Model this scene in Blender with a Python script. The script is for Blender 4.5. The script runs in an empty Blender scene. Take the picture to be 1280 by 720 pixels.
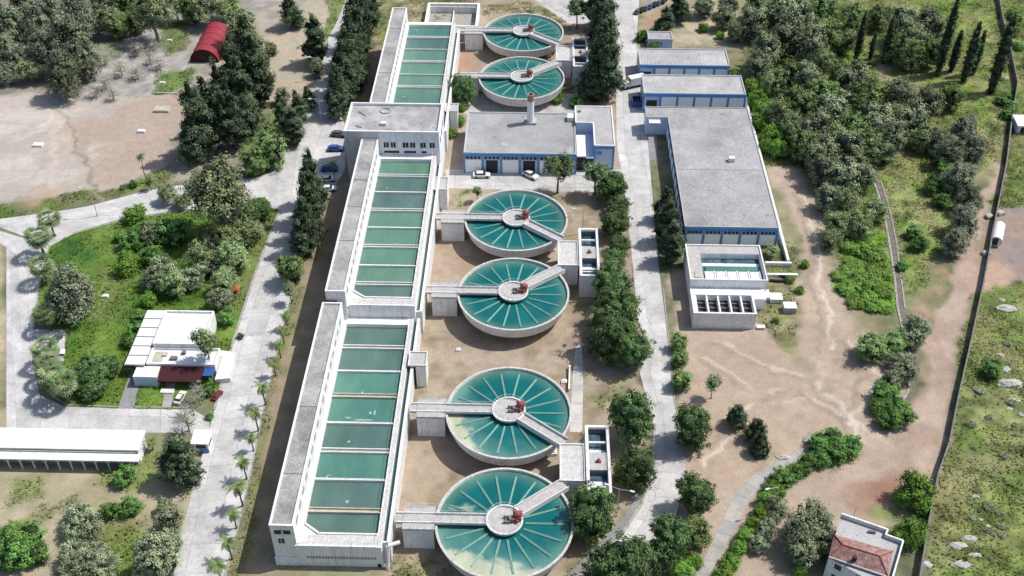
import bpy, math, random
import numpy as np
random.seed(7); np.random.seed(7)
rnd = random.Random(11)
S = bpy.context.scene
C = S.collection

# ---------------------------------------------------------------- survey of the site
# camera model used only to read ground positions (metres) off the photograph
F = 1370.0; CX, CY = 640.0, 360.0; HCAM = 158.0
PIT = math.atan(1160.0/F); YAW = math.radians(1.5)
cp, sp = math.cos(PIT), math.sin(PIT)
def P(px, py, z=0.0):
    u = (px-CX)/F; v = (CY-py)/F
    dx = u; dy = cp+v*sp; dz = -sp+v*cp
    x = dx*math.cos(YAW)-dy*math.sin(YAW); y = dx*math.sin(YAW)+dy*math.cos(YAW)
    t = (z-HCAM)/dz
    return (x*t, y*t)
def Sc(x, y, z=0.0):
    Y = -x*math.sin(YAW)+y*math.cos(YAW)
    return F/(Y*cp-(z-HCAM)*sp)

# ---------------------------------------------------------------- materials
def lin(c):
    return tuple(((v/255.0)/12.92 if v/255.0 <= .04045 else ((v/255.0+.055)/1.055)**2.4) for v in c)
def new_mat(name):
    m = bpy.data.materials.new(name); m.use_nodes = True
    nt = m.node_tree; nt.nodes.clear()
    o = nt.nodes.new('ShaderNodeOutputMaterial'); b = nt.nodes.new('ShaderNodeBsdfPrincipled')
    nt.links.new(b.outputs[0], o.inputs[0])
    b.inputs['Specular IOR Level'].default_value = 0.25
    return m, nt, b
def N(nt, t, **kw):
    n = nt.nodes.new(t)
    for k, v in kw.items(): setattr(n, k, v)
    return n
def noise(nt, vec, scale, detail=5, rough=.6):
    n = N(nt, 'ShaderNodeTexNoise'); n.inputs['Scale'].default_value = scale
    n.inputs['Detail'].default_value = detail; n.inputs['Roughness'].default_value = rough
    nt.links.new(vec, n.inputs['Vector']); return n.outputs['Fac']
def ramp(nt, fac, stops):
    r = N(nt, 'ShaderNodeValToRGB'); e = r.color_ramp.elements
    while len(e) < len(stops): e.new(.5)
    for i, (p, c) in enumerate(stops):
        e[i].position = p; e[i].color = (c[0], c[1], c[2], 1) if isinstance(c, (tuple, list)) else (c, c, c, 1)
    nt.links.new(fac, r.inputs[0]); return r.outputs[0]
def mix(nt, fac, a, b, mode='MIX'):
    n = N(nt, 'ShaderNodeMix', data_type='RGBA', blend_type=mode)
    for sock, v in ((0, fac), (6, a), (7, b)):
        if hasattr(v, 'is_linked') or hasattr(v, 'links'): nt.links.new(v, n.inputs[sock])
        elif isinstance(v, (int, float)): n.inputs[sock].default_value = v if sock == 0 else (v, v, v, 1)
        else: n.inputs[sock].default_value = (v[0], v[1], v[2], 1)
    return n.outputs[2]
def coords(nt): return N(nt, 'ShaderNodeTexCoord').outputs['Object']
def geo_pos(nt): return N(nt, 'ShaderNodeNewGeometry').outputs['Position']
def weathered(name, col, dark=.55, amt=.5, scale=.35, rough=.85, fine=.12, metal=0, streak=0, bump=0, blot=0):
    """painted / concrete surface: large stains, fine grain, optional vertical streaks"""
    m, nt, b = new_mat(name)
    v = geo_pos(nt)
    big = ramp(nt, noise(nt, v, scale, 7, .68), [(.38, 0.0), (.72, 1.0)])
    d = tuple(c*dark for c in col)
    c1 = mix(nt, mix(nt, amt, 0.0, big), col, d)
    g = ramp(nt, noise(nt, v, 3.1, 4, .7), [(.3, 1-fine*2), (.7, 1+fine)])
    c2 = mix(nt, 1.0, c1, g, 'MULTIPLY')
    if blot:
        b1 = ramp(nt, noise(nt, v, .07, 6, .7), [(.42, 1.0), (.66, 1-blot*.55)])
        c2 = mix(nt, 1.0, c2, b1, 'MULTIPLY')
        b2 = ramp(nt, noise(nt, v, .8, 8, .8), [(.58, 1.0), (.66, 1-blot)])
        c2 = mix(nt, 1.0, c2, b2, 'MULTIPLY')
        b3 = ramp(nt, noise(nt, v, .3, 8, .75), [(.60, 0.0), (.68, blot*.7)])
        c2 = mix(nt, b3, c2, tuple(min(.75, q*1.45) for q in col))
    if streak:
        mp = N(nt, 'ShaderNodeMapping'); mp.inputs['Scale'].default_value = (1.6, 1.6, .12)
        nt.links.new(v, mp.inputs[0])
        s = ramp(nt, noise(nt, mp.outputs[0], 1.2, 5, .7), [(.5, 1.0), (.75, 1-streak)])
        c2 = mix(nt, 1.0, c2, s, 'MULTIPLY')
    nt.links.new(c2, b.inputs['Base Color'])
    b.inputs['Roughness'].default_value = rough; b.inputs['Metallic'].default_value = metal
    if bump:
        bp = N(nt, 'ShaderNodeBump'); bp.inputs['Strength'].default_value = bump; bp.inputs['Distance'].default_value = .1
        nt.links.new(noise(nt, v, 2.5, 6, .7), bp.inputs['Height']); nt.links.new(bp.outputs[0], b.inputs['Normal'])
    return m
M = {}
M['white'] = weathered('white_wall_paint', (.84, .835, .82), dark=.72, amt=.65, scale=.5, streak=.3)
M['whitec'] = weathered('white_coping', (.74, .74, .72), dark=.7, amt=.7, scale=.8)
M['wshade'] = weathered('white_wall_shade_tint', (.82, .83, .86), dark=.76, amt=.6, scale=.5, streak=.3)  # white wall paint for shaded fronts, bluish shade mixed into the colour
M['beige'] = weathered('beige_wall_paint', (.66, .63, .59), dark=.8, amt=.6, streak=.3)
M['bridge'] = weathered('bridge_concrete', (.46, .445, .43), dark=.6, amt=.7, scale=.9)
M['roofg'] = weathered('roof_gravel', (.39, .385, .385), dark=.6, amt=.6, scale=.12, fine=.2, bump=.3, blot=.55)
M['roofl'] = weathered('roof_cement', (.46, .455, .45), dark=.6, amt=.6, scale=.2, fine=.16, bump=.3, blot=.4)
M['roofd'] = weathered('gallery_roof_felt', (.43, .42, .415), dark=.45, amt=.9, scale=.22, fine=.2, bump=.3, blot=.45)
M['roofa'] = weathered('admin_roof_cement', (.46, .455, .46), dark=.45, amt=.9, scale=.2, fine=.2, bump=.3, blot=.5)
M['whiteroof'] = weathered('white_roof_paint', (.70, .70, .69), dark=.78, amt=.7, scale=.3, fine=.08)
M['conc'] = weathered('tank_concrete', (.78, .765, .75), dark=.7, amt=.8, scale=.7, streak=.35)
M['rim'] = weathered('rim_concrete', (.58, .565, .54), dark=.6, amt=.9, scale=1.6, fine=.2)
M['conc_wet'] = weathered('wet_concrete', (.36, .36, .31), dark=.6, amt=.9, scale=1.0)
M['rust_conc'] = weathered('stained_divider', (.50, .48, .39), dark=.6, amt=.8, scale=.8)
M['blue'] = weathered('blue_paint', (.11, .29, .60), dark=.7, amt=.5, rough=.5)
M['lblue'] = weathered('pale_blue_panel', (.50, .60, .78), dark=.85, amt=.5, rough=.5)
M['panel'] = weathered('white_panel', (.90, .92, .94), dark=.9, amt=.3, rough=.5, scale=.8, fine=.04)
M['dark'] = weathered('dark_opening', (.03, .03, .035), dark=.7, amt=.5, rough=.6)
M['glass'] = weathered('window_glass', (.04, .05, .06), dark=.6, amt=.5, rough=.15)
M['redm'] = weathered('red_machine_paint', (.30, .095, .09), dark=.6, amt=.6, scale=2, rough=.55)
M['slabg'] = weathered('grey_walk_slab', (.56, .545, .525), dark=.6, amt=.7, scale=.9, fine=.15)
M['brickband'] = weathered('faded_red_band', (.38, .21, .17), dark=.7, amt=.6, scale=2)
M['slit'] = weathered('grey_louvre_and_porch_shade', (.30, .31, .33), dark=.5, amt=.8, scale=1.5)  # plain grey for gallery windows, reused as painted shade under the porch
M['redroof'] = weathered('red_sheet_roof', (.29, .04, .055), dark=.6, amt=.6, scale=.5, rough=.45, fine=.06)
M['maroon'] = weathered('maroon_awning', (.06, .013, .018), dark=.6, amt=.5, rough=.6)
M['grey'] = weathered('grey_metal', (.18, .18, .19), dark=.6, amt=.5, rough=.5)
M['rail'] = weathered('pale_railing', (.62, .62, .62), dark=.8, amt=.3, rough=.5)
M['black'] = weathered('black_rubber', (.02, .02, .02), rough=.8)
M['kerb'] = weathered('kerb_stone', (.40, .385, .355), dark=.6, amt=.9, scale=1.3, fine=.25)
M['bark'] = weathered('bark', (.15, .12, .095), dark=.5, amt=.8, scale=2, bump=.4)
M['barkp'] = weathered('pale_bark', (.28, .25, .21), dark=.5, amt=.8, scale=2, bump=.4)
M['rock'] = weathered('limestone', (.52, .50, .47), dark=.5, amt=.9, scale=1.1, fine=.25, bump=.6)
M['stonewall'] = weathered('block_wall', (.24, .23, .21), dark=.5, amt=.9, scale=1.2, fine=.25)
M['lamp'] = weathered('galvanised_pole', (.45, .46, .47), rough=.4, amt=.2)
M['truck'] = weathered('white_vehicle_paint', (.72, .72, .72), dark=.9, amt=.2, rough=.25)
M['carblue'] = weathered('blue_vehicle_paint', (.04, .10, .32), dark=.9, amt=.2, rough=.25)
M['carred'] = weathered('red_vehicle_paint', (.18, .03, .03), dark=.9, amt=.2, rough=.3)
M['cargrey'] = weathered('grey_vehicle_paint', (.10, .11, .13), dark=.9, amt=.2, rough=.25)
M['orange'] = weathered('orange_paint', (.34, .13, .06), amt=.4, rough=.5)
M['teal'] = weathered('teal_paint', (.10, .35, .32), amt=.4, rough=.5)

def tile_mat():
    m, nt, b = new_mat('clay_roof_tiles')
    v = coords(nt)
    w = N(nt, 'ShaderNodeTexWave', wave_type='BANDS', bands_direction='X'); w.inputs['Scale'].default_value = 1.6
    w.inputs['Distortion'].default_value = .4
    nt.links.new(v, w.inputs['Vector'])
    a = ramp(nt, noise(nt, v, 1.2, 7, .75), [(.3, (.13, .065, .06)), (.5, (.29, .155, .135)), (.66, (.42, .32, .29))])
    c = mix(nt, 1.0, a, ramp(nt, w.outputs['Fac'], [(0, .7), (1, 1.1)]), 'MULTIPLY')
    nt.links.new(c, b.inputs['Base Color']); b.inputs['Roughness'].default_value = .85
    return m
M['tile'] = tile_mat()

def slab_mat(name, col, su, sv, du=.03, crack=True):
    """concrete slabs; joints follow the strip's own UV in metres"""
    m, nt, b = new_mat(name)
    uv = N(nt, 'ShaderNodeUVMap').outputs[0]
    sx = N(nt, 'ShaderNodeSeparateXYZ'); nt.links.new(uv, sx.inputs[0])
    def line(out, per, w):
        a = N(nt, 'ShaderNodeMath', operation='DIVIDE'); nt.links.new(out, a.inputs[0]); a.inputs[1].default_value = per
        f = N(nt, 'ShaderNodeMath', operation='FRACT'); nt.links.new(a.outputs[0], f.inputs[0])
        s = N(nt, 'ShaderNodeMath', operation='SUBTRACT'); nt.links.new(f.outputs[0], s.inputs[0]); s.inputs[1].default_value = .5
        ab = N(nt, 'ShaderNodeMath', operation='ABSOLUTE'); nt.links.new(s.outputs[0], ab.inputs[0])
        g = N(nt, 'ShaderNodeMath', operation='LESS_THAN'); nt.links.new(ab.outputs[0], g.inputs[0]); g.inputs[1].default_value = w/per/2
        return g.outputs[0]
    v = geo_pos(nt)
    j = N(nt, 'ShaderNodeMath', operation='MAXIMUM')
    nt.links.new(line(sx.outputs[0], su, .13), j.inputs[0]); nt.links.new(line(sx.outputs[1], sv, .13), j.inputs[1])
    # every slab slightly different
    fl = N(nt, 'ShaderNodeVectorMath', operation='DIVIDE'); nt.links.new(uv, fl.inputs[0]); fl.inputs[1].default_value = (su, sv, 1)
    ad = N(nt, 'ShaderNodeVectorMath', operation='ADD'); nt.links.new(fl.outputs[0], ad.inputs[0]); ad.inputs[1].default_value = (.5, .5, 0)
    f2 = N(nt, 'ShaderNodeVectorMath', operation='FLOOR'); nt.links.new(ad.outputs[0], f2.inputs[0])
    wn = N(nt, 'ShaderNodeTexWhiteNoise', noise_dimensions='3D'); nt.links.new(f2.outputs[0], wn.inputs['Vector'])
    c = mix(nt, 1.0, col, ramp(nt, wn.outputs['Value'], [(0, .86), (1, 1.06)]), 'MULTIPLY')
    st = ramp(nt, noise(nt, v, .22, 8, .7), [(.35, .74), (.62, 1.06)])
    c = mix(nt, 1.0, c, st, 'MULTIPLY')
    gr = ramp(nt, noise(nt, v, 2.2, 5, .75), [(.3, .82), (.7, 1.1)])
    c = mix(nt, 1.0, c, gr, 'MULTIPLY')
    brk = ramp(nt, noise(nt, v, .9, 3, .6), [(.4, .25), (.6, .85)])
    jf = N(nt, 'ShaderNodeMath', operation='MULTIPLY'); nt.links.new(j.outputs[0], jf.inputs[0]); nt.links.new(brk, jf.inputs[1])
    c = mix(nt, jf.outputs[0], c, tuple(x*.45 for x in col))
    if crack:
        vo = N(nt, 'ShaderNodeTexVoronoi', feature='DISTANCE_TO_EDGE'); vo.inputs['Scale'].default_value = .16
        mpn = N(nt, 'ShaderNodeTexNoise'); mpn.inputs['Scale'].default_value = .6; mpn.inputs['Detail'].default_value = 5; nt.links.new(v, mpn.inputs['Vector'])
        av = N(nt, 'ShaderNodeVectorMath', operation='MULTIPLY_ADD'); nt.links.new(mpn.outputs['Color'], av.inputs[0]); av.inputs[1].default_value = (3, 3, 0); nt.links.new(v, av.inputs[2])
        nt.links.new(av.outputs[0], vo.inputs['Vector'])
        ck = ramp(nt, vo.outputs['Distance'], [(0, 1.0), (.012, 0.0)])
        ms = ramp(nt, noise(nt, v, .07, 2, .5), [(.5, 0.0), (.58, .8)])
        k = N(nt, 'ShaderNodeMath', operation='MULTIPLY'); nt.links.new(ck, k.inputs[0]); nt.links.new(ms, k.inputs[1])
        c = mix(nt, k.outputs[0], c, tuple(x*.45 for x in col))
    nt.links.new(c, b.inputs['Base Color']); b.inputs['Roughness'].default_value = .9
    return m
M['road'] = slab_mat('concrete_road', (.52, .51, .50), 4.2, 6.0)
M['yard'] = slab_mat('concrete_yard', (.50, .49, .475), 5, 5)
M['path'] = slab_mat('concrete_path', (.38, .365, .34), 9, 3.2, crack=False)
M['asph'] = slab_mat('worn_drive', (.27, .265, .27), 9, 9)

def vcol_mat(name, rough=.95, amp=(.86, 1.12), fine=3.2, bump=.5, spec=.1, fscale=.5, hue=None):
    m, nt, b = new_mat(name)
    a = N(nt, 'ShaderNodeAttribute', attribute_name='tone'); v = geo_pos(nt)
    n1 = ramp(nt, noise(nt, v, fscale, 8, .72), [(.32, amp[0]), (.68, amp[1])])
    n2 = ramp(nt, noise(nt, v, fine, 4, .8), [(.28, .72), (.72, 1.22)])
    c = mix(nt, 1.0, a.outputs['Color'], n1, 'MULTIPLY'); c = mix(nt, 1.0, c, n2, 'MULTIPLY')
    n3 = ramp(nt, noise(nt, v, 1.4, 6, .85), [(.60, 1.0), (.70, .72)]); c = mix(nt, 1.0, c, n3, 'MULTIPLY')
    n4 = ramp(nt, noise(nt, v, 1.9, 5, .8), [(.66, 1.0), (.74, 1.35)]); c = mix(nt, 1.0, c, n4, 'MULTIPLY')
    nt.links.new(c, b.inputs['Base Color']); b.inputs['Roughness'].default_value = rough
    b.inputs['Specular IOR Level'].default_value = spec
    if bump:
        bp = N(nt, 'ShaderNodeBump'); bp.inputs['Strength'].default_value = bump; bp.inputs['Distance'].default_value = .25
        nt.links.new(noise(nt, v, 1.1, 8, .75), bp.inputs['Height']); nt.links.new(bp.outputs[0], b.inputs['Normal'])
    return m
M['ground'] = vcol_mat('earth_and_grass')
M['ditch'] = weathered('ditch_bed', (.20, .175, .145), dark=.5, amt=.9, scale=.8, fine=.25, bump=.5)

def water_mat(name, c0, c1, use_attr=False, scale=.12):
    m, nt, b = new_mat(name)
    v = geo_pos(nt)
    mp = N(nt, 'ShaderNodeMapping'); mp.inputs['Scale'].default_value = (1, .45, 1); nt.links.new(v, mp.inputs[0])
    n = noise(nt, mp.outputs[0], scale, 7, .65)
    if use_attr:
        a = N(nt, 'ShaderNodeAttribute', attribute_name='tone')
        c = mix(nt, 1.0, a.outputs['Color'], ramp(nt, n, [(.35, .85), (.7, 1.18)]), 'MULTIPLY')
    else:
        c = ramp(nt, n, [(.35, c0), (.68, c1)])
    nt.links.new(c, b.inputs['Base Color']); b.inputs['Roughness'].default_value = .16
    b.inputs['Specular IOR Level'].default_value = .35
    bp = N(nt, 'ShaderNodeBump'); bp.inputs['Strength'].default_value = .12; bp.inputs['Distance'].default_value = .05
    nt.links.new(noise(nt, v, 1.6, 3, .6), bp.inputs['Height']); nt.links.new(bp.outputs[0], b.inputs['Normal'])
    return m
M['wclar'] = water_mat('clarifier_water', 0, 0, True, .25)
M['w_a'] = water_mat('basin_water_green', (.075, .160, .120), (.125, .235, .175))
M['w_b'] = water_mat('basin_water_grey', (.062, .115, .103), (.105, .175, .150))
M['w_c'] = water_mat('basin_water_teal', (.055, .150, .122), (.100, .225, .180))
M['w_deep'] = water_mat('outlet_water', (.012, .03, .04), (.10, .17, .22), scale=.8)
M['splash'] = weathered('aerated_water', (.36, .50, .44), dark=.6, amt=.8, scale=1.6, fine=.25, rough=.4)
M['foam'] = weathered('churned_water', (.85, .88, .92), dark=.55, amt=.9, scale=1.6, fine=.25, rough=.4)
M['trough'] = weathered('trough_concrete', (.25, .42, .35), dark=.8, amt=.5, scale=1.5)

def leaf_mat(name, col, var=.35, trans=.0):
    m, nt, b = new_mat(name)
    a = N(nt, 'ShaderNodeAttribute', attribute_name='tone')
    oi = N(nt, 'ShaderNodeObjectInfo')
    t = ramp(nt, oi.outputs['Random'], [(0, 1-var*.45), (1, 1+var*.45)])
    c = mix(nt, 1.0, a.outputs['Color'], t, 'MULTIPLY')
    hs = N(nt, 'ShaderNodeHueSaturation')
    mr = N(nt, 'ShaderNodeMapRange'); nt.links.new(oi.outputs['Random'], mr.inputs[0])
    mr.inputs[3].default_value = .485; mr.inputs[4].default_value = .515
    nt.links.new(mr.outputs[0], hs.inputs['Hue']); nt.links.new(c, hs.inputs['Color'])
    c = mix(nt, 1.0, hs.outputs[0], col, 'MULTIPLY')
    nt.links.new(c, b.inputs['Base Color']); b.inputs['Roughness'].default_value = .75
    b.inputs['Specular IOR Level'].default_value = .06
    return m

# ---------------------------------------------------------------- mesh helpers
class MB:
    def __init__(s, o=(0, 0, 0)): s.v = []; s.f = []; s.o = o; s.c = []; s.uv = None
    def add(s, vs, fs):
        n = len(s.v); s.v += [tuple(q) for q in vs]; s.f += [tuple(i+n for i in f) for f in fs]; return s
    def box(s, x0, x1, y0, y1, z0, z1):
        return s.prism([(x0, y0), (x1, y0), (x1, y1), (x0, y1)], z0, z1)
    def prism(s, poly, z0, z1):
        n = len(poly)
        a = sum(poly[i][0]*poly[(i+1) % n][1]-poly[(i+1) % n][0]*poly[i][1] for i in range(n))
        if a < 0: poly = poly[::-1]
        zt = z1 if isinstance(z1, (list, tuple)) else [z1]*n
        vs = [(x, y, z0) for x, y in poly]+[(poly[i][0], poly[i][1], zt[i]) for i in range(n)]
        fs = [tuple(range(n-1, -1, -1)), tuple(range(n, 2*n))]+[(i, (i+1) % n, (i+1) % n+n, i+n) for i in range(n)]
        return s.add(vs, fs)
    def ring(s, x0, x1, y0, y1, z0, z1, t):
        s.box(x0, x1, y0, y0+t, z0, z1); s.box(x0, x1, y1-t, y1, z0, z1)
        s.box(x0, x0+t, y0+t, y1-t, z0, z1); s.box(x1-t, x1, y0+t, y1-t, z0, z1); return s
    def tube(s, p, q, r0, r1=None, n=6):
        r1 = r0 if r1 is None else r1
        a = np.array(p, float); b = np.array(q, float); d = b-a; L = np.linalg.norm(d)
        if L < 1e-6: return s
        d /= L; h = np.array((0, 0, 1.)) if abs(d[2]) < .9 else np.array((1., 0, 0))
        u = np.cross(d, h); u /= np.linalg.norm(u); w = np.cross(u, d)
        vs = []
        for c, r in ((a, r0), (b, r1)):
            for i in range(n):
                t = 2*math.pi*i/n; vs.append(c+r*(math.cos(t)*u+math.sin(t)*w))
        fs = [(i, i+n, (i+1) % n+n, (i+1) % n) for i in range(n)]+[tuple(range(n)), tuple(range(2*n-1, n-1, -1))]
        return s.add(vs, fs)
    def lathe(s, prof, cx, cy, n=48, closed=False):
        k = len(prof); vs = []
        for i in range(n):
            t = 2*math.pi*i/n
            vs += [(cx+r*math.cos(t), cy+r*math.sin(t), z) for r, z in prof]
        fs = []
        for i in range(n):
            j = (i+1) % n
            for q in range(k if closed else k-1):
                q2 = (q+1) % k
                fs.append((i*k+q, j*k+q, j*k+q2, i*k+q2))
        return s.add(vs, fs)
    def obar(s, p, q, w, z0, z1):
        """bar of width w from p to q (xy), heights z0..z1"""
        dx, dy = q[0]-p[0], q[1]-p[1]; L = math.hypot(dx, dy); nx, ny = -dy/L*w/2, dx/L*w/2
        return s.prism([(p[0]-nx, p[1]-ny), (q[0]-nx, q[1]-ny), (q[0]+nx, q[1]+ny), (p[0]+nx, p[1]+ny)], z0, z1)
    def build(s, name, m, parent=None, smooth=False):
        me = bpy.data.meshes.new(name)
        ox, oy, oz = s.o
        me.from_pydata([(x-ox, y-oy, z-oz) for x, y, z in s.v], [], s.f)
        mm = m if isinstance(m, bpy.types.Material) else M[m]
        me.materials.append(mm)
        if smooth: me.polygons.foreach_set('use_smooth', [True]*len(me.polygons))
        o = bpy.data.objects.new(name, me); C.objects.link(o)
        if parent is not None: o.parent = parent
        else: o.location = s.o
        return o
def tag(o, label=None, cat=None, group=None, kind=None):
    if label: o['label'] = label
    if cat: o['category'] = cat
    if group: o['group'] = group
    if kind: o['kind'] = kind
    return o
def thing(name, loc, label, cat, group=None, rot=0.0):
    o = bpy.data.objects.new(name, None); C.objects.link(o); o.location = loc; o.rotation_euler = (0, 0, rot)
    o.empty_display_size = .5
    return tag(o, label, cat, group)
def mesh_obj(name, V, Fq, m, attr=None, uv=None, smooth=False):
    me = bpy.data.meshes.new(name)
    V = np.asarray(V, np.float32); Fq = np.asarray(Fq, np.int32)
    me.vertices.add(len(V)); me.vertices.foreach_set('co', V.ravel())
    k = Fq.shape[1]
    me.loops.add(Fq.size); me.loops.foreach_set('vertex_index', Fq.ravel())
    me.polygons.add(len(Fq)); me.polygons.foreach_set('loop_start', np.arange(0, Fq.size, k, dtype=np.int32))
    try: me.polygons.foreach_set('loop_total', np.full(len(Fq), k, np.int32))
    except Exception: pass
    if attr is not None:
        a = me.attributes.new('tone', 'FLOAT_COLOR', 'POINT')
        col = np.ones((len(V), 4), np.float32); col[:, :3] = attr; a.data.foreach_set('color', col.ravel())
    me.update(calc_edges=True)
    me.materials.append(m)
    if smooth: me.polygons.foreach_set('use_smooth', np.ones(len(Fq), bool))
    return me
def link(name, me, parent=None):
    o = bpy.data.objects.new(name, me); C.objects.link(o)
    if parent is not None: o.parent = parent
    return o

# ---------------------------------------------------------------- value noise in numpy
def vnoise(x, y, seed):
    xi = np.floor(x).astype(np.int64); yi = np.floor(y).astype(np.int64); xf = x-xi; yf = y-yi
    def h(a, b):
        n = (a*374761393+b*668265263+seed*974634777) & 0xffffffff
        n = ((n ^ (n >> 13))*1274126177) & 0xffffffff
        return ((n ^ (n >> 16)) & 0xffff)/65535.0
    u = xf*xf*(3-2*xf); w = yf*yf*(3-2*yf)
    return (h(xi, yi)*(1-u)+h(xi+1, yi)*u)*(1-w)+(h(xi, yi+1)*(1-u)+h(xi+1, yi+1)*u)*w
def fbm(x, y, s, seed, o=4):
    t = 0; a = .5; 
    for i in range(o): t = t+a*vnoise(x/s*2**i, y/s*2**i, seed+i*17); a *= .5
    return t/(1-.5**o)
# ================================================================ GROUND
def axis(a, b, st, lo, hi):
    mid = np.arange(a, b+st*.5, st)
    out = [a]; s = st
    while out[-1] > lo: s *= 1.35; out.append(out[-1]-s)
    pre = out[1:][::-1]; out = [mid[-1]]; s = st
    while out[-1] < hi: s *= 1.35; out.append(out[-1]+s)
    return np.concatenate([pre, mid, out[1:]])
gx = axis(-182, 172, .55, -3500, 3500); gy = axis(92, 352, .55, -1500, 5500)
GX, GY = np.meshgrid(gx, gy); gxf = GX.ravel(); gyf = GY.ravel()
wx = gxf+(fbm(gxf, gyf, 9, 3)-.5)*7+(fbm(gxf, gyf, 2.2, 5, 2)-.5)*2.0
wy = gyf+(fbm(gxf, gyf, 9, 31)-.5)*7+(fbm(gxf, gyf, 2.2, 35, 2)-.5)*2.0
col = np.zeros((len(gxf), 3)); col[:] = (.17, .175, .095)
green = np.zeros(len(gxf))
def sdist(poly):
    """signed distance (m), negative inside, only near the polygon"""
    ps = np.array(poly); x0, y0 = ps.min(0)-12; x1, y1 = ps.max(0)+12
    idx = np.where((gxf > x0) & (gxf < x1) & (gyf > y0) & (gyf < y1))[0]
    x = wx[idx]; y = wy[idx]; d = np.full(len(idx), 1e9); ins = np.zeros(len(idx), bool)
    n = len(ps)
    for i in range(n):
        ax, ay = ps[i]; bx, by = ps[(i+1) % n]; ex, ey = bx-ax, by-ay
        t = np.clip(((x-ax)*ex+(y-ay)*ey)/(ex*ex+ey*ey+1e-9), 0, 1)
        d = np.minimum(d, (x-ax-t*ex)**2+(y-ay-t*ey)**2)
        c = ((ay > y) != (by > y)) & (x < (bx-ax)*(y-ay)/((by-ay) if by != ay else 1e-9)+ax)
        ins ^= c
    d = np.sqrt(d); return idx, np.where(ins, -d, d)
def paint(pts, c, soft=1.2, alpha=1.0, c2=None, s2=7, g=0.0, patch=0, world=False, seed=1):
    poly = pts if world else [P(*q) for q in pts]
    idx, d = sdist(poly)
    w = np.clip(.5-d/(2*soft), 0, 1); w = w*w*(3-2*w)*alpha
    if patch:
        nn = fbm(gxf[idx], gyf[idx], patch, seed*7+3, 4); w = w*np.clip((nn-.47)*9, 0, 1)
    cc = np.array(c, float)[None, :].repeat(len(idx), 0)
    if c2 is not None:
        m = np.clip((fbm(gxf[idx], gyf[idx], s2, seed+50, 5)-.36)/.28, 0, 1)[:, None]
        cc = cc*(1-m)+np.array(c2, float)*m
    col[idx] = col[idx]*(1-w[:, None])+cc*w[:, None]
    green[idx] = green[idx]*(1-w)+g*w
def line_poly(pts, w):
    """polygon around a polyline given in pixels, w metres wide"""
    q = [P(*p) for p in pts]; L = []; R = []
    for i, p in enumerate(q):
        a = q[max(0, i-1)]; b = q[min(len(q)-1, i+1)]; dx, dy = b[0]-a[0], b[1]-a[1]; l = math.hypot(dx, dy)
        L.append((p[0]-dy/l*w/2, p[1]+dx/l*w/2)); R.append((p[0]+dy/l*w/2, p[1]-dx/l*w/2))
    return L+R[::-1]
DIRT = (.34, .27, .21); DIRT2 = (.42, .375, .335); RED = (.27, .17, .125); DRY = (.30, .265, .175); SAND = (.41, .34, .25)
LAWN = (.075, .15, .025); LAWN2 = (.13, .20, .04); MEAD = (.16, .19, .06); MEAD2 = (.11, .155, .045); OLV = (.17, .175, .085)
DEB = (.24, .225, .195); DEB2 = (.34, .32, .30); PL = (.30, .24, .185); PL2 = (.24, .185, .135)
col[:] = np.array((.13, .14, .08)); 
mm = np.clip((fbm(gxf, gyf, 14, 77, 5)-.38)/.25, 0, 1)[:, None]; col = col*(1-mm)+np.array((.22, .21, .13))*mm
green[:] = .5
# top-left grove, debris and field
paint([(-60, -60), (445, -60), (430, 30), (350, 110), (240, 112), (0, 135), (-60, 140)], DEB, 2, 1, DEB2, 5, g=.3)
paint([(-60, -60), (250, -60), (280, 20), (130, 20), (110, 120), (-60, 130)], (.15, .14, .11), 2, .8, (.27, .23, .18), 6, g=.3)
paint([(110, 60), (200, 45), (240, 80), (200, 120), (100, 125)], (.25, .235, .22), 2, .9, (.38, .36, .34), 3, g=.4, seed=4)
paint([(195, 92), (238, 84), (246, 108), (190, 118)], LAWN, 1.5, .9, LAWN2, 4, g=1)
paint([(200, 32), (240, 22), (242, 62), (215, 72), (198, 52)], MEAD, 1.5, .8, LAWN, 4, g=1)
paint([(120, 52), (150, 48), (150, 68), (125, 72)], LAWN, 2, .6, MEAD, 4, g=1)
paint([(-60, 120), (70, 117), (110, 122), (170, 120), (215, 116), (233, 150), (222, 190), (200, 215), (150, 235), (60, 247), (-60, 268)], DIRT2, 1.5, 1, (.37, .33, .29), 12, g=.05)
paint([(165, 122), (226, 118), (230, 170), (215, 205), (150, 232), (112, 228), (95, 180), (60, 170), (90, 150), (140, 150)], (.37, .28, .23), 2.5, .75, DIRT, 8, g=.05)
paint([(20, 262), (60, 235), (100, 238), (60, 262)], (.42, .29, .20), 2, .6, DIRT, 6)
paint([(-60, 140), (60, 125), (120, 135), (60, 160), (-60, 170)], (.50, .46, .42), 2, .7, DIRT2, 4)
paint([(-60, 250), (25, 250), (30, 275), (-60, 285)], LAWN, 1.5, .8, OLV, 4, g=.8)
paint([(52, 252), (110, 236), (150, 232), (200, 215), (215, 220), (150, 245), (60, 268), (40, 268)], OLV, 1, .9, LAWN2, 4, g=.8)
# area between the field and the left road
paint([(240, 60), (330, 10), (430, 0), (415, 90), (360, 200), (330, 240), (215, 225), (215, 190), (235, 150)], DEB, 2, .9, (.36, .31, .25), 6, g=.4)
paint([(330, 50), (385, 0), (425, 0), (400, 110), (360, 130), (325, 130)], SAND, 2, .8, (.36, .33, .25), 5, g=.2)
paint([(300, 135), (345, 130), (375, 150), (350, 200), (320, 240), (300, 200)], LAWN, 2, .7, MEAD, 5, g=1)
paint([(410, 0), (425, 0), (420, 45), (400, 55)], LAWN, 1, .8, LAWN2, 4, g=1)
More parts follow.
